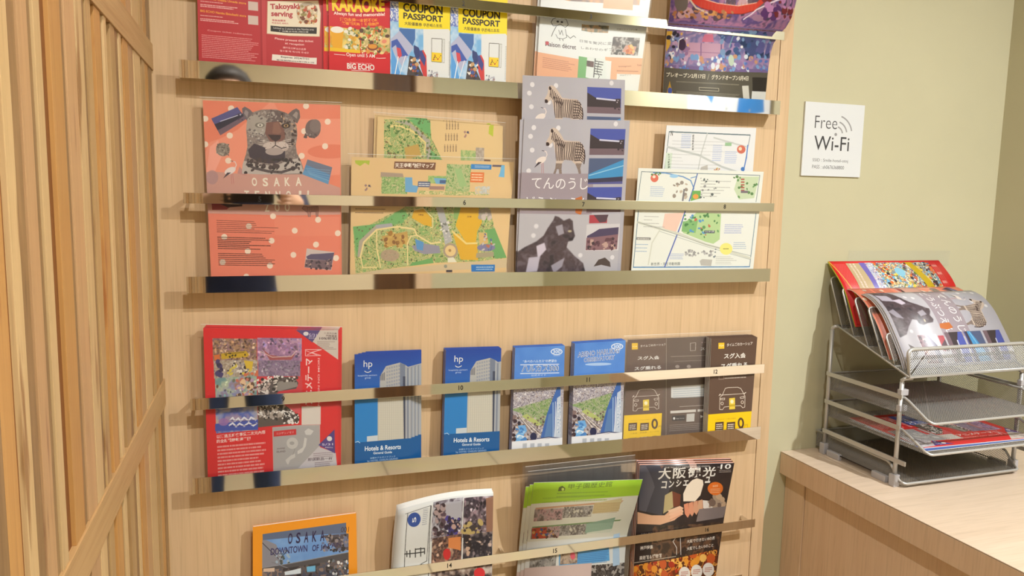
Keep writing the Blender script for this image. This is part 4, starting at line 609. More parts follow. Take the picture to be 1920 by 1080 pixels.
    # slanted white lettering running up the sheet
    for a, b2 in (((1010, 355), (1150, 355)), ): c.line([(1015, 300), (1015, 355), (1140, 350), (1060, 325), (1145, 300), (1015, 300)], 6, (244, 200, 200)); c.line([(1030, 345), (1120, 305)], 6, (244, 200, 200)); c.line([(1020, 310), (1110, 348)], 5, (244, 200, 200))
    c.text('アニメテーマ', (1074, 770), (1074, 375), 66, (248, 222, 218), .03); c.text('パーク', (1074, 800), (1074, 778), 60, (248, 222, 218), .02); c.text('NIJIGEN NO MORI', (1136, 780), (1136, 372), 22, (248, 210, 206), .02)
    c.rect(985, 790, 1140, 938, (224, 216, 206)); c.z(350, 730, 4.5)
    c.poly([(1280, -400), (1440, -400), (1440, 1000), (1280, 1000)], (214, 34, 40)); c.text('以活過五感來享受二次元內容', (258, 424), (684, 388), 32, (246, 224, 218), .03); c.text('的全新體驗動漫遊園', (258, 462), (555, 440), 32, (246, 224, 218), .03); c.para(262, 478, 705, 700, 9, (244, 190, 184), .5, .8, .2, 8)
    c.rect(742, 335, 1135, 655, (190, 184, 180)); c.rect(748, 344, 1128, 648, (178, 176, 176)); c.poly([(752, 368), (942, 352), (942, 398), (752, 412)], (214, 44, 50)); c.text('ニジゲンノモリ', (775, 398), (920, 386), 20, WHITE, .01); c.ell(908, 466, 48, 46, (206, 204, 200)); c.ell(905, 466, 20, 14, (170, 168, 166)); 
    c.poly([(1010, 370), (1040, 345), (1085, 365), (1060, 400), (1020, 400)], (216, 214, 210)); c.poly([(1010, 420), (1030, 430), (1020, 490), (990, 540), (950, 555), (950, 530), (995, 500)], (216, 214, 210)); c.poly([(900, 560), (930, 550), (930, 580), (890, 600), (870, 640), (855, 620), (850, 600)], (208, 206, 202)); c.line([(930, 510), (910, 560)], 4, (150, 148, 146)); c.text('AWAJI', (778, 520), (846, 514), 16, (110, 100, 100)); c.text('ISLAND', (776, 542), (850, 538), 16, (110, 100, 100))
    c.poly([(1125, 495), (1260, 540), (1275, 690), (930, 690)], (206, 202, 206)); c.poly([(1250, 345), (1255, 545), (1122, 482)], (84, 66, 140)); c.ell(1210, 424, 21, 21, WHITE); c.text('5/31', (1150, 486), (1238, 478), 20, (236, 230, 240)); c.text('期間限定', (1175, 504), (1238, 502), 12, WHITE); c.text('即送飲品一杯', (1035, 610), (1234, 600), 26, (84, 70, 84), .01); c.para(1080, 545, 1240, 575, 3, (150, 130, 140), .4, .8, .1); c.para(1090, 618, 1240, 660, 4, (130, 110, 120), .4, .8, .2, 3); return c
def art_hp(): 
    c = Cv(Q['hotel_guide'], 330, 640, (46, 126, 196)); c.z(640, 630, 4)
    for i in range(40): t = i/39; c.rect(80, 130+i*14, 640, 146+i*14, (40+t*14, 72+t*66, 160+t*50))
    c.rect(80, 470, 640, 800, (46, 128, 200))
    c.poly([(290, 300), (335, 225), (440, 198), (480, 215), (500, 230), (520, 225), (640, 210), (640, 800), (272, 800)], (178, 178, 176)); c.poly([(440, 200), (480, 215), (478, 390), (440, 380)], (120, 130, 150)); c.poly([(288, 385), (272, 470), (272, 810), (470, 780), (470, 455), (455, 380)], (190, 188, 178)); 
    for j in range(6):
        for i in range(6): c.rect(338+i*18, 235+j*26-i*4, 350+i*18, 250+j*26-i*4, (150, 156, 168))
    for j in range(24):
        for i in range(12): c.rect(284+i*16, 470+j*13, 293+i*16, 477+j*13, (206, 204, 190)); 
    for i in range(4): c.line([(296+i*9, 290-i*6), (296+i*9, 330)], 4, (60, 64, 80))
    c.poly([(462, 300), (480, 300), (480, 800), (468, 800)], (70, 76, 96)); c.poly([(480, 235), (520, 232), (520, 800), (480, 800)], (150, 158, 170)); 
    for i in range(8): c.line([(485+i*14, 240), (485+i*14, 800)], 4, (96, 106, 130) if i % 2 else (196, 198, 196))
    c.poly([(192, 750), (272, 742), (272, 800), (192, 806)], (196, 206, 214)); c.rect(80, 800, 700, 1200, (28, 92, 156)); c.line([(105, 795), (125, 788), (140, 800)], 4, (200, 220, 240))
    c.text('hp', (166, 248), (232, 246), 62, WHITE, .0); c.line([(174, 262), (186, 270), (200, 272), (216, 266), (222, 260)], 5, WHITE); c.text('hospitality partners', (124, 306), (268, 300), 15, (206, 216, 240), .01); c.text('group', (176, 323), (220, 320), 12, (206, 216, 240))
    c.text('Hotels & Resorts', (176, 862), (446, 846), 34, (236, 240, 246), .02); c.text('General Guide', (240, 886), (380, 878), 18, (236, 240, 246), .02); c.text('全国ホテルガイドブック', (215, 922), (405, 908), 13, (200, 214, 234)); c.text('hp HOTEL CHISUN GRAND', (195, 948), (425, 928), 16, (200, 214, 234)); return c
def art_tower(jp):
    c = Cv(Q['tower_guide'], 310, 600, (84, 136, 216)); c.z(940, 620, 4.5)
    c.rect(60, 100, 560, 420, (86, 140, 218)); c.noise(60, 100, 560, 430, [(80, 132, 214), (100, 152, 226)], 200, .7, 3, False)
    c.ell(466, 176, 50, 27, (226, 236, 248)); c.ell(466, 176, 42, 20, (86, 140, 218)); c.text('300', (435, 190), (498, 188), 26, (226, 236, 248), .02); c.text('HARUKAS', (440, 212), (496, 210), 7, (214, 226, 244))
    if jp:
        c.text('“あべのハルカス”の展望台', (180, 268), (466, 262), 22, (236, 242, 250), .01); c.line([(160, 284), (486, 278)], 6, (226, 234, 246)); c.line([(160, 356), (486, 350)], 6, (226, 234, 246)); c.text('ハルカス300', (168, 346), (482, 340), 56, (240, 244, 250), .04); c.text('ハルカス300', (172, 343), (478, 338), 50, (70, 96, 150), .0); c.text('公式ガイド', (248, 380), (376, 376), 16, (220, 230, 246))
    else:
        c.text('ABENO HARUKAS', (138, 262), (486, 232), 44, (240, 244, 250), .045); c.text('ABENO HARUKAS', (140, 260), (484, 231), 40, (74, 96, 160), .0); c.text('OBSERVATORY', (190, 302), (450, 282), 36, (240, 244, 250), .045); c.text('OBSERVATORY', (192, 300), (448, 281), 32, (74, 96, 160), .0); c.ell(310, 318, 110, 12, (170, 200, 240))
    c.noise(60, 430, 620, 1100, [(150, 146, 160), (190, 186, 196), (126, 118, 130), (206, 204, 210), (170, 160, 160)], 14, 1, 4); c.bits(70, 490, 500, 660, 200, [(200, 198, 204), (130, 122, 134), (226, 226, 230), (110, 104, 116)], 4, 9, 2, sq=True)
    c.poly([(80, 660), (250, 610), (420, 560), (420, 700), (340, 800), (200, 700)], (130, 160, 110)); c.noise(110, 590, 420, 800, [(120, 150, 90), (150, 172, 120), (170, 170, 150), (100, 136, 80)], 16, .9, 6, pts=[(110, 650), (250, 610), (420, 560), (410, 680), (340, 790), (200, 720)]); c.poly([(170, 715), (215, 695), (340, 785), (300, 800)], (178, 190, 116)); c.bits(100, 720, 360, 940, 130, [(206, 200, 196), (120, 100, 96), (170, 150, 140), (90, 76, 76)], 5, 13, 5, sq=True)
    for i in range(5): c.line([(130+i*16, 690+i*14), (250+i*26, 860+i*6)], 5, (226, 222, 214) if i % 2 else (120, 110, 110))
    c.poly([(470, 470), (500, 470), (495, 900), (420, 910), (330, 900), (380, 700), (410, 620)], (64, 104, 176)); c.poly([(470, 560), (500, 540), (515, 900), (440, 910)], (190, 204, 222)); c.poly([(395, 700), (425, 690), (425, 905), (360, 905)], (90, 128, 180)); c.line([(435, 600), (435, 905)], 9, (150, 180, 214)); c.line([(455, 590), (450, 905)], 5, (230, 234, 240)); c.bits(470, 600, 500, 890, 30, [(120, 150, 190), (226, 230, 236)], 4, 7, 3, sq=True); c.poly([(500, 640), (530, 620), (530, 900), (500, 900)], (180, 184, 196)); c.poly([(300, 905), (400, 890), (500, 900), (500, 925), (300, 930)], (70, 76, 110)); c.line([(300, 916), (400, 902), (500, 912)], 6, (230, 230, 236))
    c.poly([(140, 795), (200, 790), (215, 840), (190, 870), (195, 940), (120, 945), (120, 880), (150, 840)], (110, 170, 226)); c.ell(150, 775, 14, 18, (50, 44, 60)); c.bits(125, 800, 205, 935, 20, [(150, 200, 240), (70, 130, 200), (226, 236, 246)], 8, 20, 6); c.ell(270, 890, 28, 36, (40, 44, 80)); c.bits(60, 700, 120, 940, 24, [(60, 46, 56), (90, 70, 80), (130, 110, 110)], 10, 22, 9)
    c.rect(60, 935, 620, 1200, (226, 230, 236)); [c.rect(x, 950, x+34, 984, (150, 156, 168), .6) for x in (180, 244, 305, 368)]; c.para(90, 990, 480, 1010, 1, (140, 150, 170), .4); return c
def car(c, ox, oy, k=1):
    f = lambda P: [(ox+x*k, oy+y*k) for x, y in P]; W_ = (236, 226, 214)
    c.line(f([(190, 600), (215, 545), (240, 538), (320, 535), (345, 545), (370, 590)]), 4, W_); c.line(f([(165, 600), (190, 600), (370, 588), (382, 580)]), 4, W_); c.line(f([(190, 602), (168, 620), (165, 720), (190, 722), (205, 700), (245, 695)]), 4, W_); c.line(f([(370, 590), (380, 610), (378, 700), (362, 706), (345, 688), (300, 690)]), 4, W_)
    c.line(f([(172, 630), (210, 626), (208, 640), (176, 640)]), 4, W_, 1, True); c.line(f([(340, 618), (372, 610), (370, 626), (344, 630)]), 4, W_, 1, True); c.ell(ox+187*k, oy+670*k, 12*k, 14*k, W_); c.ell(ox+187*k, oy+670*k, 8*k, 10*k, (104, 80, 66)); c.ell(ox+358*k, oy+660*k, 12*k, 14*k, W_); c.ell(ox+358*k, oy+660*k, 8*k, 10*k, (104, 80, 66)); c.line(f([(160, 606), (172, 590)]), 5, W_); c.line(f([(372, 590), (388, 578)]), 5, W_)
    c.poly(f([(248, 628), (298, 622), (298, 716), (248, 720)]), (236, 206, 70)); c.ell(ox+272*k, oy+655*k, 14*k, 16*k, (246, 240, 200)); c.rect(ox+250*k, oy+680*k, ox+296*k, oy+694*k, (200, 170, 40))
def art_car(fold):
    if fold: c = Cv(Q['car_fold'], 560, 640, (112, 88, 72)); dx = 0
    else: c = Cv(Q['car_share'], 310, 620, (96, 74, 60)); dx = 733
    c.z(1150, 610, 4.5); B = (106, 82, 68) if fold else (94, 72, 60)
    c.rect(0, 0, 1400, 1200, B)
    o = dx; c.poly([(o+155, 150), (o+205, 148), (o+205, 202), (o+155, 204)], (240, 196, 40)); c.text('P24', (o+162, 184), (o+198, 182), 14, (250, 240, 200), .01); c.text('タイムズのカーシェア', (o+225, 184), (o+442, 168), 26, (236, 230, 222), .02)
    c.text('スグ入会', (o+202, 292), (o+384, 284), 42, WHITE, .03); c.text('スグ乗れる', (o+176, 380), (o+398, 364), 42, WHITE, .03); c.rect(o+160, 425, o+205, 468, (150, 130, 120)); c.rect(o+165, 430, o+200, 463, B); c.para(o+212, 420, o+395, 462, 2, (200, 190, 180), .36, .8, .1)
    car(c, o, 0); c.rect(o+60, 762, o+438, 1200, (246, 204, 10)); 
    for a in (128, 226): c.rect(o+a, 825, o+a+68, 885, (84, 60, 44)); c.para(o+a+8, 836, o+a+62, 878, 3, (240, 230, 210), .5, .9, .1, a)
    c.ell(o+345, 830, 27, 44, (84, 60, 40)); c.ell(o+345, 830, 12, 27, (246, 204, 10)); c.text('円', (o+375, 862), (o+402, 860), 22, (180, 140, 30)); c.text('いまならカード発行手数料', (o+130, 810), (o+305, 798), 12, (200, 160, 30)); c.text('入会金・月会費・カード代', (o+140, 920), (o+380, 900), 17, (190, 150, 30))
    if fold:
        c.rect(443, 0, 1400, 1200, (98, 78, 66)); c.line([(443, 80), (440, 1000)], 5, (150, 134, 120)); c.line([(645, 150), (690, 146), (688, 210), (645, 214), (645, 150)], 4, (200, 190, 180)); c.text('スマホで', (735, 150), (820, 144), 12, (226, 190, 190)); c.text('スグ入会', (730, 212), (900, 200), 36, WHITE, .03); c.line([(480, 262), (840, 250)], 4, (180, 166, 150)); c.line([(510, 302), (840, 290)], 4, (150, 136, 124)); c.ell(535, 345, 18, 14, (170, 156, 144)); c.ell(632, 345, 18, 14, (170, 156, 144))
        c.poly([(482, 512), (830, 490), (830, 590), (482, 608)], (216, 216, 214)); c.para(500, 530, 820, 600, 5, (150, 170, 180), .3, .8, .1); c.line([(555, 684), (850, 664)], 5, (200, 190, 180)); c.poly([(476, 720), (692, 706), (692, 728), (476, 742)], (214, 208, 200)); c.poly([(706, 706), (860, 700), (860, 718), (706, 726)], (214, 208, 200)); c.poly([(490, 762), (602, 756), (602, 800), (490, 806)], (50, 44, 42)); c.text('App Store', (522, 792), (592, 788), 14, WHITE, .01); c.ell(508, 784, 9, 11, WHITE); c.rect(614, 745, 678, 808, (200, 198, 192)); c.poly([(730, 755), (760, 766), (730, 780)], WHITE); c.para(470, 835, 850, 870, 4, (170, 160, 150), .3, .7, .1)
    return c
# ---- shelf 4
def art_osaka():
    c = Cv(Q['osaka_book'], 460, 640, (240, 156, 40)); c.z(440, 900, 3.692)
    c.rect(190, 372, 786, 1400, (96, 110, 140)); c.clip([(188, 412), (612, 372), (786, 366), (786, 1500), (188, 1500)]); c.rect(180, 350, 800, 1500, (110, 156, 214)); c.noise(180, 350, 800, 560, [(106, 150, 210), (130, 170, 222)], 120, .8, 2, False)
    c.poly([(188, 400), (280, 440), (330, 560), (188, 620)], (140, 140, 150)); c.line([(188, 430), (300, 540)], 5, (60, 60, 70)); c.poly([(600, 380), (790, 366), (790, 480), (700, 470)], (90, 84, 92)); c.bits(600, 370, 786, 490, 60, [(60, 56, 60), (150, 140, 140), (110, 120, 150)], 6, 16, 4); c.line([(310, 560), (320, 500), (300, 480)], 6, (50, 50, 40)); c.line([(320, 520), (345, 490)], 5, (50, 50, 40)); c.bits(280, 480, 370, 580, 26, [(80, 90, 90), (160, 180, 200)], 5, 12, 3)
    c.poly([(188, 600), (400, 560), (790, 490), (790, 560), (400, 640), (188, 700)], (84, 82, 86)); c.line([(188, 600), (790, 492)], 5, (150, 150, 156)); c.line([(250, 560), (420, 620)], 7, (130, 130, 140)); c.noise(188, 620, 790, 1500, [(60, 56, 60), (100, 90, 90), (80, 84, 100), (140, 120, 110)], 50, 1, 5); c.poly([(335, 625), (448, 598), (448, 635), (340, 648)], (214, 226, 236)); c.poly([(488, 590), (550, 582), (550, 622), (490, 626)], (110, 180, 220)); c.poly([(195, 605), (270, 598), (270, 625), (195, 628)], (216, 190, 170)); c.bits(640, 540, 790, 660, 40, [(226, 226, 226), (60, 60, 60), (110, 120, 130)], 6, 14, 8); c.bits(190, 660, 790, 1400, 200, [(200, 190, 170), (60, 50, 50), (180, 100, 70), (120, 130, 150)], 8, 24, 9); c.clip()
    for i, ch in enumerate('OSAKA'): c.text(ch, (360+i*56, 438-i*5), (360+i*56+30, 436-i*5), 82, (50, 40, 76), .02)
    c.text('DOWNTOWN', (242, 512), (494, 488), 52, (50, 44, 96), .015); c.text('OF', (528, 486), (574, 482), 48, (50, 44, 96), .015); c.text('JAPAN', (586, 482), (735, 462), 46, (64, 54, 90), .01); c.text('001', (732, 358), (786, 356), 40, (60, 40, 40), -.01); return c
def art_news():
    c = Cv(Q['newspaper'], 480, 560, (220, 224, 224)); c.z(440, 900, 3.692)
    c.line([(1180, 250), (1345, 205), (1325, 560), (1150, 640)], 3, (60, 60, 60)); c.line([(1195, 245), (1160, 1000)], 4, (70, 70, 70)); c.line([(1348, 205), (1325, 1000)], 4, (50, 50, 50)); c.ell(1238, 286, 43, 40, (54, 84, 160)); c.text('5', (1252, 300), (1252, 270), 26, (236, 240, 246), .02); c.para(1296, 225, 1325, 315, 9, (120, 130, 150), .3, .8, .1)

    for P in ([(1180, 515), (1250, 512)], [(1215, 490), (1215, 540)], [(1250, 480), (1250, 540)], [(1285, 475), (1285, 535)], [(1250, 512), (1310, 505)], [(1250, 485), (1310, 480)], [(1310, 480), (1310, 520)], [(1195, 495), (1195, 535)]): c.line(P, 6, (50, 50, 50))
    c.photo(1362, 180, 1560, 395, [(150, 150, 160), (110, 100, 110), (190, 190, 200), (70, 60, 70)], 60, 60, 3); c.poly([(1440, 190), (1560, 170), (1560, 300), (1450, 260)], (176, 176, 186)); c.bits(1370, 190, 1440, 390, 50, [(60, 46, 50), (170, 150, 150), (90, 70, 80)], 8, 20, 4); c.bits(1450, 280, 1550, 385, 50, [(60, 56, 120), (80, 70, 150), (50, 40, 60), (190, 160, 150)], 7, 18, 5)
    c.photo(1575, 150, 1790, 370, [(90, 80, 90), (60, 50, 60), (130, 110, 120), (190, 180, 190)], 40, 60, 6); c.bits(1580, 290, 1700, 370, 20, [(190, 170, 110), (70, 60, 60)], 10, 26, 2); c.poly([(1735, 140), (1792, 120), (1785, 360), (1740, 360)], (150, 110, 90))
    c.photo(1362, 405, 1556, 640, [(110, 80, 70), (150, 110, 90), (70, 50, 50), (180, 150, 130)], 40, 60, 7); c.poly([(1470, 405), (1556, 395), (1556, 500), (1470, 480)], (220, 140, 80)); c.ell(1460, 520, 26, 34, (206, 50, 50)); c.photo(1575, 385, 1780, 640, [(60, 54, 60), (40, 36, 44), (110, 100, 104), (170, 150, 140)], 50, 70, 8); c.bits(1590, 385, 1620, 620, 20, [(200, 170, 150), (50, 40, 40)], 10, 20, 3); c.photo(1350, 640, 1775, 1000, [(90, 70, 70), (60, 50, 50), (150, 130, 120), (200, 190, 180)], 40, 90, 9); c.ell(1690, 645, 40, 36, (214, 50, 54)); return c
def art_green():
    c = Cv(Q['green_leaf'], 560, 520, (206, 206, 192)); c.z(940, 840, 3.692)
    c.poly([(120, 150), (1100, 50), (1000, 345), (890, 350), (210, 405), (120, 420)], (150, 190, 50)); c.noise(180, 200, 1000, 410, [(160, 196, 60), (140, 184, 50)], 200, .5, 2, False, pts=[(120, 250), (1000, 200), (1000, 345), (210, 405), (120, 420)]); c.poly([(395, 320), (402, 285), (425, 272), (445, 295), (442, 316)], (90, 100, 50)); c.ell(428, 305, 10, 12, (190, 210, 100)); c.text('甲子園歴史館', (466, 306), (768, 284), 36, (86, 100, 50), .0); c.para(390, 325, 750, 355, 2, (120, 150, 60), .34, .7, .2); c.para(290, 355, 830, 385, 2, (130, 160, 60), .3, .6, .2, 5)
    for y, cs1, cs2, tb in ((420, (200, 120, 110), (170, 160, 130), 0), (565, (190, 80, 60), (120, 150, 130), 1)):
        t = (y-420)/145*22; c.poly([(240-t, y+10), (860, y-40), (850, y-28), (240-t, y+22)], (190, 150, 120) if not tb else (110, 140, 90)); c.photo(236-t, y+20, 434-t, y+98, [(110, 96, 90), (150, 140, 136), (190, 150, 150), (90, 80, 80)], 30, 24, 3+tb); c.photo(446-t, y+4, 640-t, y+74, [(120, 116, 110), (170, 166, 160), (90, 84, 80), (200, 196, 180)], 26, 40, 5+tb)
        if tb: c.poly([(218, 590), (325, 578), (325, 668), (214, 672)], (170, 70, 50)); c.bits(220, 590, 400, 665, 30, [(190, 150, 90), (90, 60, 50), (60, 80, 130)], 6, 14, 6); c.poly([(612, 555), (815, 505), (800, 600), (606, 630)], (130, 160, 140)); c.para(612, 560, 800, 625, 8, (170, 190, 170), .5, .7, .1)
        else: c.poly([(655, 400), (850, 365), (830, 455), (648, 470)], (196, 184, 140)); c.para(655, 400, 840, 465, 8, (160, 120, 80), .4, .7, .1)
    c.z(940, 840, 3.692); c.rect(100, 700, 1000, 1200, (214, 218, 216)); c.poly([(200, 760), (390, 735), (390, 748), (200, 775)], (190, 110, 100)); c.photo(204, 770, 388, 855, [(120, 120, 120), (170, 170, 166), (80, 76, 74)], 30, 20, 8); c.poly([(415, 735), (780, 690), (780, 808), (412, 850)], (90, 160, 214)); c.photo(430, 745, 545, 828, [(150, 130, 110), (190, 170, 150), (90, 80, 80)], 26, 16, 9); c.ell(515, 780, 18, 26, (210, 90, 110)); c.para(556, 735, 770, 820, 9, (60, 110, 170), .4, .8, .1)
    c.text('甲子園歴史館へ', (478, 866), (580, 850), 14, INK); c.noise(600, 840, 1000, 1000, [(90, 86, 84), (60, 56, 56), (160, 156, 150)], 20, 1, 4); c.poly([(815, 640), (860, 630), (850, 830), (800, 840)], (170, 200, 226)); c.rect(100, 866, 600, 1200, (200, 180, 176)); return c
def art_mag():
    c = Cv(Q['magazine'], 460, 680, (46, 40, 42)); c.z(940, 840, 3.692)
    c.noise(900, 90, 1700, 1300, [(44, 38, 40), (60, 52, 52), (50, 44, 46)], 120, .8, 3, False); c.poly([(950, 120), (1110, 110), (1130, 200), (1170, 330), (1110, 530), (950, 500)], (72, 72, 84)); c.poly([(950, 130), (1000, 130), (1060, 340), (1000, 510), (950, 500)], (96, 96, 108)); c.line([(1120, 130), (1180, 350)], 10, (60, 58, 66)); c.poly([(1300, 110), (1350, 110), (1360, 190), (1310, 200)], (170, 140, 130)); c.poly([(1095, 120), (1125, 130), (1110, 170)], (120, 90, 80))
    c.poly([(1180, 370), (1240, 395), (1235, 470), (1180, 480)], (120, 66, 50)); c.poly([(1130, 400), (1180, 370), (1190, 480), (1120, 520)], (190, 176, 130))
    c.poly([(1380, 430), (1470, 440), (1460, 500), (1380, 480)], (230, 224, 218)); c.bits(1430, 400, 1540, 470, 20, [(170, 150, 130), (120, 100, 90), (200, 170, 140)], 12, 26, 3)
    S_ = (232, 184, 150); c.poly([(940, 510), (1040, 530), (1130, 530), (1180, 490), (1250, 480), (1260, 510), (1200, 560), (1100, 590), (940, 585)], S_)
    for i in range(4): c.poly([(1262+i*33, 460-i*8), (1290+i*33, 450-i*8), (1306+i*30, 520-i*9), (1292+i*30, 545-i*9), (1270+i*30, 520-i*9)], (226-i*4, 150+i*6, 120+i*5)); c.line([(1292+i*33, 452-i*8), (1306+i*30, 520-i*9)], 3, (170, 96, 70))
    for i in range(3): c.poly([(1150+i*6, 500+i*20), (1235, 470+i*18), (1262, 485+i*18), (1180, 530+i*18)], (240, 200-i*6, 170-i*6)); c.line([(1155+i*6, 520+i*20), (1245, 490+i*18)], 2.5, (190, 130, 100))
    c.poly([(1370, 490), (1560, 470), (1540, 540), (1350, 570)], (130, 120, 120)); 
    c.text('THE TOURIST CONCIERGE OF OSAKA', (1130, 165), (1442, 148), 13, (226, 220, 210), .01); c.text('10', (1512, 182), (1584, 178), 50, WHITE, .02); c.text('Vol.', (1492, 162), (1510, 160), 10, WHITE); c.para(1505, 190, 1585, 218, 2, (210, 200, 190), .4)
    for i, ch in enumerate('大阪観光'): c.text(ch, (1080+i*102, 282-i*8), (1080+i*102+90, 276-i*8), 92-i*3, WHITE, .022)
    for i, ch in enumerate('コンシェルジュ'):
        if i not in (4, 5): c.text(ch, (1104+i*50, 352-i*7), (1104+i*50+36, 350-i*7), 46 if i != 3 else 36, WHITE, .035)
    c.poly([(1318, 285), (1350, 268), (1390, 285), (1396, 320), (1375, 400), (1340, 440), (1258, 440), (1256, 390), (1280, 330)], (244, 232, 214)); c.ell(1478, 350, 53, 49, (232, 120, 44)); c.text('保存版', (1458, 342), (1496, 338), 14, (244, 220, 200)); c.para(1445, 350, 1510, 384, 3, (240, 200, 170), .4)
    c.rect(900, 640, 1700, 1300, (44, 36, 38)); c.noise(1050, 600, 1500, 800, [(60, 44, 36), (110, 80, 60), (44, 36, 36), (70, 60, 50)], 60, 1, 8, False); c.line([(1220, 620), (1212, 670), (1190, 700), (1215, 740), (1215, 780)], 4, (220, 220, 220)); c.line([(1300, 620), (1240, 670), (1245, 780)], 4, (220, 220, 220))
    for t, a, b, h in (('ニホンのおもてなし', (965, 660), (1110, 645), 12), ('大阪エリアさんぽ', (962, 688), (1130, 668), 24), ('Kobe Special Report', (962, 712), (1110, 698), 12), ('神戸特集', (960, 758), (1050, 748), 24), ('美術館＆博物館', (955, 816), (1110, 798), 24), ('大阪で買いたい8のもの', (1265, 668), (1490, 640), 22), ('大阪で行きたい8の店', (1285, 712), (1480, 686), 22), ('大阪でしたい5のこと', (1285, 756), (1470, 732), 20)): c.text(t, a, b, h, (236, 230, 220), .02)
    c.clip([(910, 850), (1000, 830), (1220, 800), (1500, 745), (1500, 1300), (900, 1300)]); c.noise(880, 700, 1520, 1300, [(150, 60, 30), (206, 120, 40), (110, 40, 26), (224, 160, 70), (90, 50, 30)], 50, 1, 5); c.bits(900, 760, 1500, 1200, 160, [(226, 150, 50), (170, 50, 30), (240, 190, 100), (110, 50, 24), (200, 90, 40)], 10, 34, 6); c.clip(); c.line([(910, 832), (1210, 790)], 3, (220, 210, 190))
    for x, y in ((1272, 885), (1356, 872), (1438, 860)): c.ell(x, y, 40, 38, (226, 222, 216)); c.para(x-24, y-12, x+24, y+12, 3, (170, 80, 60), .4)
    return c
# ------------------------------------------------------------------ sheets, booklets and sleeves in three dimensions
def catmull(P, n):
    P = np.array([tuple(p) for p in P]); k = len(P)
    if k == 2: return [P[0]+(P[1]-P[0])*t for t in np.linspace(0, 1, n)]
    d = np.concatenate(([0], np.cumsum(np.linalg.norm(np.diff(P, axis=0), axis=1)))); d /= d[-1]; out = []
    for t in np.linspace(0, 1, n):
        i = min(int(np.searchsorted(d, t, 'right'))-1, k-2); u = (t-d[i])/(d[i+1]-d[i])
        p0 = P[max(i-1, 0)]; p1 = P[i]; p2 = P[i+1]; p3 = P[min(i+2, k-1)]
        out.append(.5*((2*p1)+(p2-p0)*u+(2*p0-5*p1+4*p2-p3)*u*u+(3*p1-p0-3*p2+p3)*u**3))
    return out
def grid(rows, nr, nc, bow=None):
    Lh = catmull([r[0] for r in rows], nr); Rh = catmull([r[1] for r in rows], nr); G = np.empty((nr, nc, 3))
    for i in range(nr):
        for j in range(nc):
            s = j/(nc-1); G[i, j] = Lh[i]+(Rh[i]-Lh[i])*s
            if bow: G[i, j] += np.array(bow(s, i/(nr-1)))
    return G
def normals(G):
    n = np.cross(np.gradient(G, axis=1), -np.gradient(G, axis=0)); n /= np.linalg.norm(n, axis=2)[..., None]
    return n                                                     # towards the viewer for a sheet seen from its front
UVR = 1
def slab(name, G, d0, d1, mf, me_, parent=None, org=None, rot=False, inset=0.0):
    """solid between offsets d0 (front) and d1 (back) behind the grid; front face printed through its UV map."""
    nr, nc = G.shape[:2]; n = normals(G); org = np.array(org)
    if inset:
        s = 1-inset; c = G.mean((0, 1)); G = c+(G-c)*s
    F = G-n*d0-org; B = G-n*d1-org; V = np.vstack((F.reshape(-1, 3), B.reshape(-1, 3))); o = nr*nc; faces = []; mi = []
    for i in range(nr-1):
        for j in range(nc-1):
            a = i*nc+j; faces.append((a, a+nc, a+nc+1, a+1)); mi.append(0)
    k0 = len(faces)
    for i in range(nr-1):
        for j in range(nc-1):
            a = o+i*nc+j; faces.append((a, a+1, a+nc+1, a+nc)); mi.append(1)
    for j in range(nc-1):
        faces.append((j, j+1, o+j+1, o+j)); a = (nr-1)*nc+j; faces.append((a, o+a, o+a+1, a+1)); mi += [1, 1]
    for i in range(nr-1):
        a = i*nc; faces.append((a, o+a, o+a+nc, a+nc)); a = i*nc+nc-1; faces.append((a, a+nc, o+a+nc, o+a)); mi += [1, 1]
    me = bpy.data.meshes.new(name); me.from_pydata(V.tolist(), [], faces); uv = me.uv_layers.new()
    for p in me.polygons:
        p.material_index = mi[p.index]
        for li in p.loop_indices:
            v = me.loops[li].vertex_index % o; a_, b_ = (v % nc)/(nc-1), (v//nc)/(nr-1); uv.data[li].uv = (a_, 1-b_) if not rot else (b_*UVR, a_)
        p.use_smooth = p.index < 2*k0 and nr > 3
    ob = link(name, me, None, parent, None if parent is not None else tuple(org), mats=[mf, me_]); return ob
def rows_px(q, Y):
    """q: picture corners TL,TR,BR,BL ; Y: depths (top, bottom) or four of them."""
    Y = Y if len(Y) == 4 else (Y[0], Y[0], Y[1], Y[1]); return [(at(*q[0], Y[0]), at(*q[1], Y[1])), (at(*q[3], Y[3]), at(*q[2], Y[2]))]
def shift(rows, dx=0, dy=0, dz=0): d = Vector((dx, dy, dz)); return [(a+d, b+d) for a, b in rows]
def origin_of(rows): a, b = rows[-1]; return tuple((Vector(a)+Vector(b))/2)
def leaflet(name, rows, m, label, cat, group=None, th=.0005, nc=2, nr=2, bow=None, edge=None, rot=False):
    if len(rows) > 2: nr = max(nr, 14)
    G = grid(rows, nr, nc, bow); o = slab(name, G, 0, th, m, edge or M['paper'], org=origin_of(rows), rot=rot); return tag(o, label, cat, group)
def booklet(name, rows, m, label, cat, group=None, th=.004, nc=2, nr=2, bow=None, cover=None):
    if len(rows) > 2: nr = max(nr, 14)
    G = grid(rows, nr, nc, bow); og = origin_of(rows); r = empty(name, og); tag(r, label, cat, group)
    slab('front_cover', G, 0, .0004, m, cover or M['paper'], r, og); slab('pages', G, .0004, th-.0004, M['paper'], M['paper'], r, og, inset=.006); slab('back_cover', G, th-.0004, th, cover or M['paper'], cover or M['paper'], r, og)
    return r
def clone(o, d, label, group=None):
    c = o.copy(); COL.objects.link(c); c.location = Vector(o.location)+Vector(d); c['label'] = label
    for ch in o.children:
        k = ch.copy(); COL.objects.link(k); k.parent = c
    return c
PM = {}
def pm(key, art, rough=.34, coat=.0): PM[key] = print_mat(key, art, rough, coat); return PM[key]
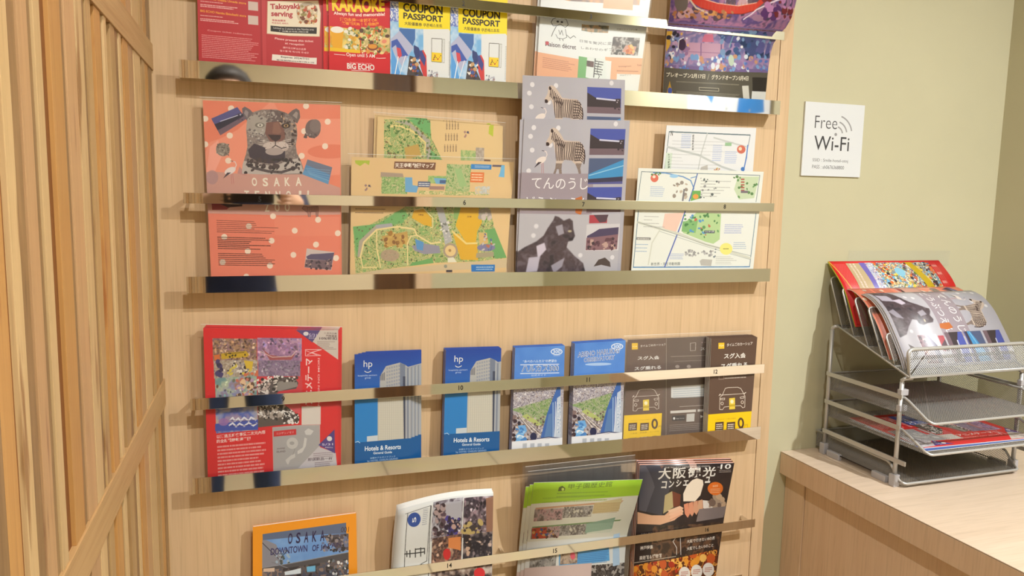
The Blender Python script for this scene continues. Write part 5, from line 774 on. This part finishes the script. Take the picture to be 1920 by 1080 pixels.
ORD = ['front', 'second', 'third', 'fourth', 'fifth', 'sixth']
def stack(o, n, step, fmt, grp):
    o['group'] = grp; o['label'] = fmt % 'front copy'
    for i in range(1, n): clone(o, [s*i for s in step], fmt % (ORD[i]+' copy'), grp)
EDGE = mat('film_edge', (224, 222, 214), .3)
# ---- shelf 1
m_ = pm('coupon_leaflet', art_coupon_red()); leaflet('coupon_leaflet', rows_px(Q['coupon_red'], (1.292, 1.286)), m_, 'wide dark red unfolded coupon leaflet at the left end of the top shelf', 'leaflet')
m_ = pm('karaoke_leaflet', art_karaoke()); o = leaflet('karaoke_leaflet', rows_px(Q['karaoke'], (1.286, 1.280)), m_, '', 'leaflet', th=.0012)
stack(o, 2, (-.0085, .0035, 0), 'red and yellow KARAOKE leaflet with food photographs, %s of two', 'karaoke leaflets on the top shelf')
blue = mat('blue_cover', (40, 70, 150), .4); navy = mat('navy_edge', (30, 34, 60), .5)
m_ = pm('coupon_passport', art_passport()); r1 = rows_px(Q['passport'], (1.285, 1.279)); o = booklet('coupon_booklet', r1, m_, '', 'booklet', th=.0032)
q2 = [(845, -102), (954, -94), (948, 172), (844, 165)]; o2 = booklet('coupon_booklet', rows_px(q2, (1.285, 1.279)), m_, '', 'booklet', th=.0032)
stack(o, 3, (-.0005, .0036, .0005), 'yellow COUPON PASSPORT booklet, %s of the stack beside the karaoke leaflet', 'coupon booklets on the top shelf')
stack(o2, 3, (-.0006, .0036, 0), 'yellow and white COUPON PASSPORT booklet, %s of the right-hand stack', 'coupon booklets on the top shelf')
m_ = pm('gift_leaflet', art_maison()); o = leaflet('gift_leaflet', rows_px(Q['maison'], (1.290, 1.283)), m_, '', 'leaflet', th=.001)
stack(o, 2, (-.004, .004, .002), 'white and orange gift leaflet with line-drawn animal, %s of two', 'gift leaflets on the top shelf')
m_ = pm('night_leaflet', art_night()); rw = [(at(1263, -70, 1.245), at(1494, -50, 1.240)), (at(1256, 20, 1.262), at(1472, 36, 1.258)), (at(1249, 75, 1.2745), at(1437, 88, 1.2745)), (at(1242, 190, 1.279), at(1423, 200, 1.279))]
o = leaflet('night_leaflet', rw, m_, '', 'leaflet', th=.0006, nc=3)
stack(o, 2, (.016, .004, .001), 'purple night-scene leaflet curling forward at top right, %s of two', 'purple leaflets at the right end of the top shelf')
# ---- shelf 2
m_ = pm('zoo_leaflet', art_zoo_orange()); leaflet('zoo_leaflet', rows_px(Q['zoo_orange'], (1.288, 1.281)), m_, 'orange zoo leaflet with a big jaguar portrait on the second shelf', 'leaflet', th=.002)
m_ = pm('zoo_map', art_zoomap()); leaflet('zoo_map', rows_px(Q['zoomap'], (1.285, 1.281)), m_, 'wide beige illustrated zoo map in front, crossed by the rail numbered 6', 'map', th=.0012)
m_ = pm('zoo_map_back', art_zoomap_back()); o = leaflet('zoo_map', rows_px(Q['zoomap_back'], (1.292, 1.289)), m_, '', 'map', th=.0015)
stack(o, 2, (-.0045, .0035, .003), 'beige illustrated zoo map turned sideways behind the wide one, %s of two', 'zoo maps standing behind the front one')
m_ = pm('zebra_leaflet', art_zoo_violet())
def zy(z): return 1.2735-(z+.0033)*.107
def zrow(q, off=0): return [(at(*q[0], zy(.14)+off), at(*q[1], zy(.14)+off)), (at(*q[3], zy(-.15)+off), at(*q[2], zy(-.15)+off))]
leaflet('zebra_leaflet', zrow(Q['zebra']), m_, 'grey zebra and panther leaflet, the front one under the rail number 7', 'leaflet', 'zebra leaflets on the second shelf', th=.001)
leaflet('zebra_leaflet', zrow([(975, 224), (1170, 226), (1156, 520), (966, 521)], .0022), m_, 'grey zebra leaflet showing only its left edge behind the front one', 'leaflet', 'zebra leaflets on the second shelf', th=.001)
q = [(980, 141), (1172, 150), (1166, 440), (974, 436)]; leaflet('zebra_leaflet', [(at(*q[0], 1.2545), at(*q[1], 1.2545)), (at(*q[3], 1.2865), at(*q[2], 1.2865))], m_, 'grey zebra leaflet standing highest, overlapping the polished rail above', 'leaflet', 'zebra leaflets on the second shelf', th=.001)
m_ = pm('district_map', art_area(), .3); leaflet('district_map', rows_px(Q['area'], (1.2765, 1.2765)), m_, 'white laminated district map in front, crossed by the rail numbered 8', 'map', th=.0012)
m_ = pm('district_map_back', art_area_back(), .25); leaflet('district_map', rows_px(Q['area_back'], (1.281, 1.286)), m_, 'white laminated district map turned sideways behind the front map', 'map', th=.0014)
# ---- shelf 3
m_ = pm('theme_park_leaflet', art_theme_red()); r1 = rows_px(Q['theme_red'], (1.283, 1.279)); o = leaflet('theme_park_leaflet', r1, m_, '', 'leaflet', th=.0012, edge=mat('mixed_paper_edge', (196, 110, 100), .6))
stack(o, 4, (.0012, .0024, .0012), 'bright red theme park leaflet with picture collage and island map, %s in the pile', 'red leaflets on the third shelf')
m_ = pm('hotel_guide', art_hp()); o = booklet('hotel_guide', rows_px(Q['hotel_guide'], (1.281, 1.277)), m_, '', 'booklet', th=.0036, cover=blue)
stack(o, 4, (.0068, .0039, .0005), 'blue hotel guide booklet with a white tower, %s of the fanned left stack', 'fanned stack of blue hotel guides')
o = booklet('hotel_guide', rows_px([(836, 656), (940, 653), (936, 857), (831, 864)], (1.281, 1.277)), m_, '', 'booklet', th=.0036, cover=blue)
stack(o, 4, (-.0002, .0039, .0003), 'blue hotel guide booklet, %s of the tidy stack under number 10', 'tidy stack of blue hotel guides')
m_ = pm('tower_guide_japanese', art_tower(True)); o = booklet('tower_guide', rows_px(Q['tower_guide'], (1.279, 1.277)), m_, '', 'booklet', th=.0032, cover=blue)
stack(o, 4, (-.0002, .0035, .0004), 'light blue tower observatory booklet with Japanese title, %s of its stack', 'tower booklets with Japanese title')
m_ = pm('tower_guide_english', art_tower(False)); o = booklet('tower_guide', rows_px([(1078, 644), (1173, 638), (1166, 832), (1071, 841)], (1.279, 1.277)), m_, '', 'booklet', th=.0032, cover=blue)
stack(o, 4, (-.0006, .0035, .0004), 'light blue tower observatory booklet with English title, %s of its stack', 'tower booklets with English title')
brown = mat('brown_cover', (84, 62, 50), .4)
m_ = pm('car_share_folder', art_car(True)); leaflet('car_share_folder', rows_px(Q['car_fold'], (1.298, 1.294)), m_, 'opened brown two-panel car sharing folder left of the upright stack', 'leaflet', th=.0006)
m_ = pm('car_share_booklet', art_car(False)); o = booklet('car_share_booklet', rows_px(Q['car_share'], (1.277, 1.2755)), m_, '', 'booklet', th=.003, cover=brown)
stack(o, 5, (-.0004, .0032, .0006), 'dark brown car sharing booklet under number 12, %s of the stack', 'brown car sharing booklets')
# ---- shelf 4
m_ = pm('city_guide', art_osaka(), .3); orange = mat('orange_cover', (226, 140, 36), .4); booklet('city_guide', rows_px(Q['osaka_book'], (1.285, 1.279)), m_, 'orange OSAKA city guide magazine at the lower left', 'magazine', th=.006, cover=orange)
m_ = pm('newspaper', art_news(), .8); q = Q['newspaper']; rw = [(at(*q[0], 1.268), at(*q[1], 1.252)), (at(740, 1010, 1.268), at(924, 985, 1.262)), (at(736, 1070, 1.274), at(923, 1045, 1.2745)), (at(*q[3], 1.279), at(*q[2], 1.279))]
nb = lambda s, t: (0, -.007*math.sin(s*PI)*(1-t)**2, .010*math.sin(s*PI)*(1-t)**3)
r = leaflet('newspaper', rw, m_, 'folded white newspaper with a blue round 5 and group photographs', 'newspaper', th=.0006, nc=12, nr=16, bow=nb)
G = grid(rw, 16, 12, nb); wp = mat('newsprint', (226, 228, 226), .85)
for k in range(3): slab('folded_sheet', G+np.array((-.0008*k, .0014*(k+1), .0025*(k+1)))-np.array(r.location), 0, .0005, wp, wp, r, (0, 0, 0))
m_ = pm('stadium_leaflet', art_green(), .35); rw = [(at(1001, 905, 1.244), at(1205, 899, 1.240)), (at(993, 970, 1.258), at(1190, 955, 1.256)), (at(987, 1030, 1.2745), at(1174, 1015, 1.2745)), (at(975, 1160, 1.280), at(1168, 1140, 1.280))]
o = leaflet('stadium_leaflet', rw, m_, '', 'leaflet', th=.0006, nc=3)
stack(o, 3, (-.007, .0022, -.004), 'green-headed stadium museum leaflet bowing forward, %s of the bunch', 'green-headed leaflets on the bottom shelf')
m_ = pm('food_magazine', art_mag(), .28); rw = [(at(1200, 872, 1.258), at(1377, 868, 1.254)), (at(1192, 1000, 1.2740), at(1355, 988, 1.2740)), (at(1183, 1165, 1.277), at(1333, 1150, 1.277))]
o = booklet('food_magazine', rw, m_, '', 'magazine', th=.0045, cover=mat('orange_spine', (190, 96, 50), .4), nc=3)
stack(o, 3, (-.0005, .005, .0025), 'black food and sightseeing magazine with sushi-making hands, %s', 'black magazines on the bottom shelf')
# ---- clear sleeves
def sleeve(q, Y, label, m=CLEAR, g='clear sleeves standing on the rack shelves'):
    rows = rows_px(q, Y); G = grid(rows, 2, 2); o = slab('clear_sleeve', G, 0, .0006, m, m, org=origin_of(rows)); tag(o, label, 'sleeve', g)
    a_, b_ = G[0, 0]-np.array(o.location), G[0, 1]-np.array(o.location); bm = bmesh.new(); tube(bm, [a_, b_], .0003, 5); bm_obj('sleeve_edge', bm, EDGE, o); return o
sleeve([(374, 182), (641, 192), (644, 530), (392, 528)], (1.2855, 1.2795), 'clear plastic sleeve over the orange jaguar leaflet')
sleeve([(652, 288), (970, 298), (953, 524), (650, 528)], (1.2825, 1.2795), 'clear plastic sleeve over the wide beige zoo map')
sleeve([(376, 608), (642, 613), (640, 884), (386, 908)], (1.2805, 1.2765), 'clear plastic sleeve over the bright red theme park leaflets')
sleeve([(1170, 630), (1408, 620), (1396, 816), (1163, 834)], (1.2965, 1.2925), 'clear plastic sleeve over the opened brown car sharing folder', CLEAR2)
sleeve([(998, -80), (1230, -58), (1198, 190), (998, 160)], (1.2875, 1.2805), 'clear plastic sleeve over the white and orange gift leaflets')
sleeve([(700, 210), (948, 230), (944, 484), (690, 474)], (1.2888, 1.2860), 'clear plastic sleeve over the beige maps turned sideways')
for k in range(3):
    sleeve([(990-5*k, 884-9*k), (1196-5*k, 862-9*k), (1172, 1150), (976, 1170)], (1.2725+.004*k, 1.2905+.003*k), 'clear plastic sleeve rising behind the green-headed leaflets, %s one' % ('front', 'middle', 'rear')[k], CLEAR2)
# ------------------------------------------------------------------ the wireless notice
a = at(1511, 190, YW-.004); b = at(1622, 197, YW-.004); d_ = at(1502, 329, YW-.004); wx, wz = (b.x-a.x), a.z-d_.z; wz0 = d_.z
c = Cv([(0, 0), (150, 0), (150, 166), (0, 166)], 600, 664, (224, 228, 230))
Z = c.z(0, 0, 1); f_ = lambda x, y: ((x-130)/665*150-(y-125)*-.0*0, (y-125)/830*166)
G_ = (66, 66, 70)
def tx(s_, x0, x1, yb, h, col=G_, bo=-.012): c.text(s_, (x0, yb), (x1, yb), h, col, bo)
tx('Free', 26, 82, 58, 28); tx('Wi-Fi', 27, 116, 107, 32, (60, 60, 64), .0)
tx('SSID : Smile-hotel-otnj', 26, 116, 135, 9, (80, 80, 84), -.005); tx('PASS : sh0676368800', 26, 107, 149, 8, (80, 80, 84), -.005)
c.ell(80, 70, 3.4, 3.6, (150, 150, 152))
for R_0 in (17, 28, 41): c.line([(80+R_0*math.sin(t)*1.0, 70-R_0*math.cos(t)*1.05) for t in np.linspace(.30, 1.32, 14)], 3.2, (156, 156, 158))
o = slab('wireless_sign', np.array([[(a.x, YW-.004, a.z), (a.x+wx, YW-.004, a.z)], [(a.x, YW-.004, wz0), (a.x+wx, YW-.004, wz0)]]), 0, .0035, print_mat('wireless_sign', c, .4), M['paper'], org=(a.x+wx/2, YW-.004, wz0))
tag(o, 'white square Free Wi-Fi sign on the khaki wall right of the rack', 'sign')
# ------------------------------------------------------------------ wire organiser on the counter
OX0, OX1 = 1.155, 1.465
O_ = empty('wire_organizer', (1.31, 1.2, CT)); tag(O_, 'silver wire-mesh desk organiser with stacked trays and a sloping file section', 'organizer')
OO = np.array(O_.location)
def L3(x, y, z): return Vector((x-1.31, y-1.2, z))               # z above the counter
def tube_obj(name, paths, r, m, parent=O_, n=8, closed=False):
    bm = bmesh.new()
    for p in paths: tube(bm, [L3(*q) for q in p], r, n, closed)
    return bm_obj(name, bm, m, parent, smooth=True)
def mesh_panel(name, P, parent, pitch=.0030, wr=.00042, m=None):
    """woven wire over a planar convex polygon P (world x, y, height above counter)."""
    P = [L3(*p) for p in P]; u = (P[1]-P[0]).normalized(); nn = u.cross(P[-1]-P[0]).normalized(); v = nn.cross(u)
    Q2 = [((p-P[0]).dot(u), (p-P[0]).dot(v)) for p in P]; V = []; F = []
    for sgn in (1, -1):
        d = np.array((1, sgn))/math.sqrt(2); q = np.array((-d[1], d[0])); pr = [np.dot(p, q) for p in Q2]; k = math.ceil(min(pr)/pitch)
        while k*pitch < max(pr):
            c = k*pitch; ts = []
            for i in range(len(Q2)):
                a, b = pr[i]-c, pr[(i+1) % len(Q2)]-c
                if a*b < 0: t = a/(a-b); pt = np.array(Q2[i])+(np.array(Q2[(i+1) % len(Q2)])-np.array(Q2[i]))*t; ts.append(np.dot(pt, d))
            if len(ts) == 2 and abs(ts[0]-ts[1]) > .001:
                t0, t1 = sorted(ts); b0 = len(V)
                for t in (t0, t1):
                    pt = q*c+d*t; w0 = P[0]+u*pt[0]+v*pt[1]
                    for aa in range(3): th = aa*2*PI/3; w1 = (u*q[0]+v*q[1])*math.cos(th)*wr+nn*(math.sin(th)*wr+sgn*wr*.5); V.append(w0+w1)
                F += [(b0+a, b0+(a+1) % 3, b0+3+(a+1) % 3, b0+3+a) for a in range(3)]
            k += 1
    me = bpy.data.meshes.new(name); me.from_pydata([tuple(x) for x in V], [], F); o = link(name, me, m or M['mesh'], parent); o['kind'] = 'stuff'; return o
def rounded(A, B, C_, D_, r=.012, n=5):
    """corner points A(bottom left) B(bottom right) C(top right) D(top left) with the top corners rounded."""
    A, B, C_, D_ = map(Vector, (A, B, C_, D_)); out = [A, B]
    for P_, Pv, Nx in ((C_, B, D_), (D_, C_, A)):
        a = P_+(Pv-P_).normalized()*r; b = P_+(Nx-P_).normalized()*r
        for i in range(n+1): t = i/n; out.append(a*(1-t)**2+P_*2*t*(1-t)+b*t*t)
    return [tuple(x) for x in out]
for x in (OX0, OX1):
    for y, h in ((1.293, .274), (1.100, .206)):
        tube_obj('post', [[(x, y, .004), (x, y, h)]], .0042, M['steel'])
        tube_obj('post_hook', [[(x, y, h-.003), (x, y, h+.004), (x+.003, y-.003, h+.007), (x+(.016 if x < 1.3 else -.016), y-.008, h+.008)]], .0038, M['steel'])
        bm = bmesh.new(); p = L3(x, y, .0); bx(bm, p.x-.007, p.x+.007, p.y-.007, p.y+.007, 0, .024, .002); tag(bm_obj('foot_clip', bm, M['clip'], O_), 'translucent plastic foot clip')
    sx = -.003 if x < 1.3 else .003
    for k, (h, y0) in enumerate(((.178, 1.094), (.117, 1.094), (.052, 1.074))):
        bm = bmesh.new(); a = L3(x+sx, y0, h-.0045); b = L3(x+sx, 1.297, h+.0045); bx(bm, min(a.x, b.x)-.0016, a.x+.0016, a.y, b.y, a.z, b.z, .0008); bm_obj('runner', bm, M['steel'], O_)
    for h in (.186, .155) if x < 1.3 else (.186,):
        bm = bmesh.new(); p = L3(x+.004, 1.100, h); bx(bm, p.x-.009, p.x+.009, p.y-.005, p.y+.005, p.z-.006, p.z+.006, .002); bm_obj('clip', bm, M['clip'], O_)
    tube_obj('base_rod', [[(x, 1.13, .010), (x, 1.27, .010)]], .0012, M['dark'])
    for yy in (1.135, 1.262):
        bm = bmesh.new(); p = L3(x, yy, .004); bx(bm, p.x-.005, p.x+.005, p.y-.018, p.y+.018, 0, .013, .002); bm_obj('slider_block', bm, M['clip'], O_)
for k, (zr, zb, yf, yt, yb) in enumerate(((.176, .143, 1.030, 1.094, 1.300), (.114, .084, 1.030, 1.094, 1.300), (.042, .009, 1.082, 1.125, 1.322))):
    T = empty('tray', (0, 0, 0)); T.parent = O_; e = .004; xa, xb = OX0+e, OX1-e
    loop = [(xa, yb, zr), (xa, yt, zr), (xa, yt-.010, zr-.004), (xa+.001, yf+.010, zb+.004), (xa+.004, yf+.001, zb+.001), (xa+.010, yf, zb), (xb-.010, yf, zb), (xb-.004, yf+.001, zb+.001), (xb-.001, yf+.010, zb+.004), (xb, yt-.010, zr-.004), (xb, yt, zr), (xb, yb, zr)]
    tube_obj('rim', [loop], .0026, M['steel'], T, closed=True)
    mesh_panel('wire_mesh', [(xa, yf+.002, zb), (xb, yf+.002, zb), (xb, yb, zb), (xa, yb, zb)], T)
    mesh_panel('wire_mesh', [(xa, yb, zb), (xb, yb, zb), (xb, yb, zr), (xa, yb, zr)], T)
    for x in (xa, xb): mesh_panel('wire_mesh', [(x, yf+.004, zb), (x, yb, zb), (x, yb, zr), (x, yt-.006, zr)], T)
    for x in np.linspace(xa+.05, xb-.05, 4): tube_obj('floor_rib', [[(x, yf+.004, zb-.002), (x, yb-.002, zb-.002)]], .0013, M['steel'], T, 6)
# sloping file section
FS = empty('file_section', (0, 0, 0)); FS.parent = O_
B0, B1 = (1.278, .284), (1.087, .219); xa, xb = OX0, OX1-.006
mesh_panel('wire_mesh', [(xa, B1[0], B1[1]), (xb, B1[0], B1[1]), (xb, B0[0], B0[1]), (xa, B0[0], B0[1])], FS)
tube_obj('base_frame', [[(xa, B1[0], B1[1]), (xb, B1[0], B1[1]), (xb, B0[0], B0[1]), (xa, B0[0], B0[1])]], .0022, M['steel'], FS, closed=True)
DM = mat('shaded_wire_mesh', (112, 108, 102), .5, .4)  # darker copy of the grey mesh, shade between dividers put into the colour
for (yb_, zb_, yt_, zt_) in ((1.267, .280, 1.313, .384), (1.233, .270, 1.277, .365), (1.193, .256, 1.240, .349), (1.155, .243, 1.202, .335), (1.122, .232, 1.152, .290)):
    R0 = rounded((xa+.002, yb_, zb_), (xb-.002, yb_, zb_), (xb-.002, yt_, zt_), (xa+.002, yt_, zt_))
    d = tube_obj('divider', [R0], .0017, M['steel'], FS, 6, True); mesh_panel('wire_mesh', [(a+(.0 if 0 else 0), b, c) for a, b, c in R0], d, .0024, .00055, DM)
R0 = rounded((xa+.001, B1[0]-.001, .219), (xb-.001, B1[0]-.001, .219), (xb-.001, 1.093, .270), (xa+.001, 1.093, .270), .012)
d = tube_obj('front_lip', [R0], .0036, M['steel'], FS, 8, True); mesh_panel('wire_mesh', R0, d, .0034, .00045)
# printed sheets in the file section
CTV = CT
def prof(x0, x1, P, dx=0): return [(Vector((x0, y, CTV+z)), Vector((x1+dx, y, CTV+z))) for y, z in P]
c = Cv([(0, 0), (297, 0), (297, 165), (0, 165)], 700, 390, (224, 30, 38))
c.rect(0, 0, 297, 165, (226, 30, 36)); c.rect(262, 4, 284, 165, (220, 40, 44)); c.line([(0, 0), (40, 165)], 3, (236, 190, 60)); c.rect(40, 10, 262, 165, (200, 180, 140))
for i in range(12): c.line([(8+i*2.6, 12), (8+i*2.6+1, 80)], .9, (244, 170, 160), .8)
for i in range(2): c.text('動漫遊園地特別公演情報', (48+i*9, 12), (48+i*9, 78), 5, (246, 226, 220), .02)
c.poly([(74, 8), (92, 8), (104, 165), (84, 165)], (120, 110, 190)); c.noise(90, 8, 262, 165, [(222, 206, 160), (190, 150, 90), (120, 150, 170), (230, 226, 200), (110, 90, 100), (236, 120, 60)], 12, 1, 4); c.bits(94, 10, 262, 80, 220, [(60, 50, 60), (236, 230, 220), (226, 110, 50), (240, 210, 80), (110, 180, 220), (120, 80, 120), (90, 130, 70)], 1.2, 4.5, 4); c.poly([(196, 8), (214, 8), (240, 80), (222, 84)], (206, 176, 30)); c.ell(168, 40, 13, 12, (140, 200, 226)); c.rect(90, 8, 108, 80, (206, 214, 236), .75); c.bits(90, 10, 110, 78, 40, [(80, 90, 160), (236, 236, 240)], .8, 2.4, 6); c.para(266, 12, 280, 80, 3, (240, 170, 160), .3)
for x in range(268, 282, 5): c.line([(x, 12), (x+1, 78)], .8, (244, 160, 150), .7)
m_ = print_mat('festival_leaflet', c, .3)
rw = [(at(1553, 490, 1.3235), at(1760, 488, 1.3235)), (at(1583, 541, 1.273), at(1792, 536, 1.268)), (Vector((1.166, 1.240, CT+.288)), Vector((1.455, 1.240, CT+.288)))]
leaflet('festival_leaflet', rw, m_, 'bright red leaflet with a colourful picture band standing at the back of the organiser', 'leaflet', th=.003, nc=3, edge=mat('lime_edge', (196, 200, 60), .5))
o = leaflet('zoo_leaflet', prof(1.163, 1.453, [(1.268, .3645), (1.247, .3610), (1.218, .344), (1.186, .312), (1.160, .272), (1.142, .240)]), PM['zoo_leaflet'], 'salmon leaflet turned sideways in the organiser beneath the draped zebra leaflet', 'leaflet', th=.0012, nc=3, rot=True)
o = leaflet('zebra_leaflet', prof(1.172, 1.458, [(1.227, .3600), (1.201, .3525), (1.172, .330), (1.145, .294), (1.120, .256), (1.106, .229)]), PM['zebra_leaflet'], '', 'leaflet', th=.0014, nc=3, rot=True)
stack(o, 3, (-.0015, .0035, -.0012), 'zebra and panther leaflet draped sideways over the organiser, %s', 'zebra leaflets draped in the organiser')
q = [(1592, 470), (1782, 470), (1778, 498), (1588, 500)]; sl = slab('clear_sleeve', grid(rows_px(q, (1.3275, 1.3265)), 2, 2), 0, .0005, CLEAR2, CLEAR2, org=tuple(at(1685, 499, 1.3265))); tag(sl, 'clear plastic sleeve leaning on the khaki wall above the red leaflet', 'sleeve')
# leaflets lying in the middle tray
def flat(x0, x1, y0, y1, z, rz=0, shear=0):
    cx, cy = (x0+x1)/2, (y0+y1)/2; f = lambda x, y: Vector((cx+(x-cx)*math.cos(rz)-(y-cy)*math.sin(rz), cy+(x-cx)*math.sin(rz)+(y-cy)*math.cos(rz), CT+z))
    return [(f(x0, y1), f(x1, y1)), (f(x0, y0), f(x1, y0))]
c = Cv([(0, 0), (100, 0), (100, 70), (0, 70)], 400, 280, (222, 228, 236)); c.poly([(0, 60), (30, 50), (100, 56), (100, 70), (0, 70)], (70, 100, 170)); c.poly([(60, 0), (100, 0), (100, 70), (84, 60)], (90, 120, 190)); c.para(10, 10, 80, 50, 8, (120, 130, 150), .4)
leaflet('leaflet', flat(1.170, 1.455, 1.044, 1.245, .0872), print_mat('blue_leaflet', c, .4), 'pale blue and white leaflet lying under the red one in the middle tray', 'leaflet', th=.001)
o = leaflet('theme_park_leaflet', flat(1.178, 1.452, 1.052, 1.252, .0885, -.03), PM['theme_park_leaflet'], 'red theme park leaflet lying flat in the middle tray of the organiser', 'leaflet', th=.0012, rot=True)
# ------------------------------------------------------------------ a wall map on the right-hand wall, seen mirrored in the rail under shelf one
c = Cv([(0, 0), (520, 0), (520, 300), (0, 300)], 520, 300, (226, 232, 236))
c.poly([(330, 110), (360, 60), (385, 80), (400, 60), (410, 110), (380, 130), (350, 160)], (66, 140, 206)); c.poly([(30, 220), (40, 150), (90, 150), (95, 130), (120, 130), (125, 150), (180, 150), (190, 220)], (46, 130, 206)); c.line([(250, 0), (262, 300)], 6, (206, 214, 206)); c.line([(0, 60), (250, 40), (520, 80)], 6, (206, 214, 206)); c.bits(20, 20, 500, 280, 14, [(110, 120, 130), (150, 160, 170)], 4, 8, 3, sq=True)
m_ = print_mat('wall_map', c, .4)
G = np.array([[(XR-.001, .36, 1.97), (XR-.001, -.16, 1.97)], [(XR-.001, .36, 1.67), (XR-.001, -.16, 1.67)]])
o = slab('wall_map', G+np.array((-.004, 0, 0)), 0, .003, m_, M['paper'], org=(XR-.004, .1, 1.67)); tag(o, 'white and blue wall map mirrored at the right end of the upper wide rail', 'map')
# ------------------------------------------------------------------ the photographer, seen only as a reflection in the polished rails
def skinned(name, J, E, m, parent=None, sub=1, root=0):
    me = bpy.data.meshes.new(name); me.from_pydata([j[0] for j in J], E, []); o = link(name, me, None, parent, mats=m)
    md = o.modifiers.new('skin', 'SKIN'); md.use_smooth_shade = True
    for i, j in enumerate(J):
        v = me.skin_vertices[0].data[i]; v.radius = (j[1], j[2] if len(j) > 2 else j[1]); v.use_root = (i == root)
    sb = o.modifiers.new('sub', 'SUBSURF'); sb.levels = sb.render_levels = sub
    dg = bpy.context.evaluated_depsgraph_get(); dg.update(); n = bpy.data.meshes.new_from_object(o.evaluated_get(dg)); o.modifiers.clear(); o.data = n
    return o
px_, py_ = -.10, -.40
J = [((px_, py_, .98), .16, .12), ((px_, py_, 1.16), .145, .105), ((px_, py_+.01, 1.38), .17, .115), ((px_, py_+.01, 1.54), .10, .09), ((px_, py_+.03, 1.62), .055), ((px_, py_+.05, 1.70), .075, .085), ((px_, py_+.05, 1.78), .078, .095), ((px_, py_+.045, 1.85), .055, .07)]
E_ = [(0, 1), (1, 2), (2, 3), (3, 4), (4, 5), (5, 6), (6, 7)]
HX = {}
for s in (-1, 1):
    b = len(J)
    J += [((px_+s*.19, py_, 1.50), .060), ((px_+s*.27, py_+.06, 1.26), .045), ((px_+.06+s*.155, -.14, 1.40), .034), ((px_+.085+s*.115, -.055, 1.435), .026, .03)]
    E_ += [(3, b), (b, b+1), (b+1, b+2), (b+2, b+3)]; HX[s] = b+3
    b = len(J)
    J += [((px_+s*.095, py_, .90), .095), ((px_+s*.10, py_+.01, .50), .062), ((px_+s*.105, py_, .10), .042), ((px_+s*.11, py_+.10, .045), .038, .03), ((px_+s*.11, py_+.16, .04), .03, .025)]
    E_ += [(0, b), (b, b+1), (b+1, b+2), (b+2, b+3), (b+3, b+4)]
    h = Vector(J[HX[s]][0])
    for k in range(5):                                       # four fingers behind the phone, thumb along its near side
        z0 = .020-k*.014; a = len(J)
        if k < 4: pts = [h+Vector((-s*.012, .018, z0)), h+Vector((-s*.020, .036-.002*k, z0)), h+Vector((-s*.042, .0415-.001*k, z0))]
        else: pts = [h+Vector((-s*.012, -.004, -.022)), h+Vector((-s*.030, .006, -.022)), h+Vector((-s*.050, .016, -.014))]
        J += [(tuple(p), .0085-.0006*i) for i, p in enumerate(pts)]; E_ += [(HX[s], a), (a, a+1), (a+1, a+2)]
navy = mat('navy_jacket', (28, 36, 66), .8); skin = mat('skin', (214, 168, 140), .5); jeans = mat('blue_jeans', (52, 72, 118), .8); shoe = mat('dark_shoes', (36, 34, 36), .6)
body = skinned('person', J, E_, [skin, navy, jeans, shoe], sub=2)
for p in body.data.polygons:
    c = p.center; hand = c.y > -.10 and c.z > 1.3
    p.material_index = 0 if (c.z > 1.585 or hand) else (3 if c.z < .10 else (2 if c.z < .93 else 1))
tag(body, 'person in navy jacket and blue jeans holding up a phone, mirrored in the rails', 'person')
bm = bmesh.new(); r = bmesh.ops.create_uvsphere(bm, u_segments=20, v_segments=12, radius=1, matrix=Matrix.Translation((px_, py_+.035, 1.80)) @ Matrix.Diagonal((.086, .098, .092, 1)))
for v in list(bm.verts):
    if v.co.y > py_+.09 and v.co.z < 1.84: v.co.y = py_+.075
    v.co += Vector((math.sin(v.co.z*180), math.cos(v.co.x*160), 0))*.0018
bm_obj('hair', bm, mat('dark_hair', (34, 28, 26), .6), body, smooth=True)
bm = bmesh.new()
for s in (-1, 1):
    bmesh.ops.create_uvsphere(bm, u_segments=10, v_segments=6, radius=.011, matrix=Matrix.Translation((px_+s*.031, py_+.131, 1.755)))
bm_obj('eyes', bm, mat('eye_dark', (40, 30, 28), .2), body, smooth=True)
bm = bmesh.new(); bmesh.ops.create_cone(bm, segments=8, radius1=.016, radius2=.005, depth=.045, cap_ends=True, matrix=Matrix.Translation((px_, py_+.144, 1.725)) @ Matrix.Rotation(-.35, 4, 'X'))
bm_obj('nose', bm, skin, body, smooth=True)
bm = bmesh.new(); bx(bm, px_-.024, px_+.024, py_+.125, py_+.136, 1.682, 1.690, .003); bm_obj('mouth', bm, mat('lips', (170, 100, 92), .5), body)
ph = empty('smartphone', (-.035, -.016, 1.412)); tag(ph, 'black smartphone held sideways by the person mirrored in the rails', 'phone')
bm = bmesh.new(); bx(bm, -.076, .076, -.004, .004, 0, .074, .003); bm_obj('case', bm, mat('black_phone', (16, 16, 18), .3), ph)
bm = bmesh.new(); bmesh.ops.create_cone(bm, segments=24, radius1=.009, radius2=.009, depth=.003, cap_ends=True, matrix=Matrix.Translation((.035, .0052, .038)) @ Matrix.Rotation(PI/2, 4, 'X')); bm_obj('lens', bm, mat('lens_glass', (30, 32, 40), .05), ph)
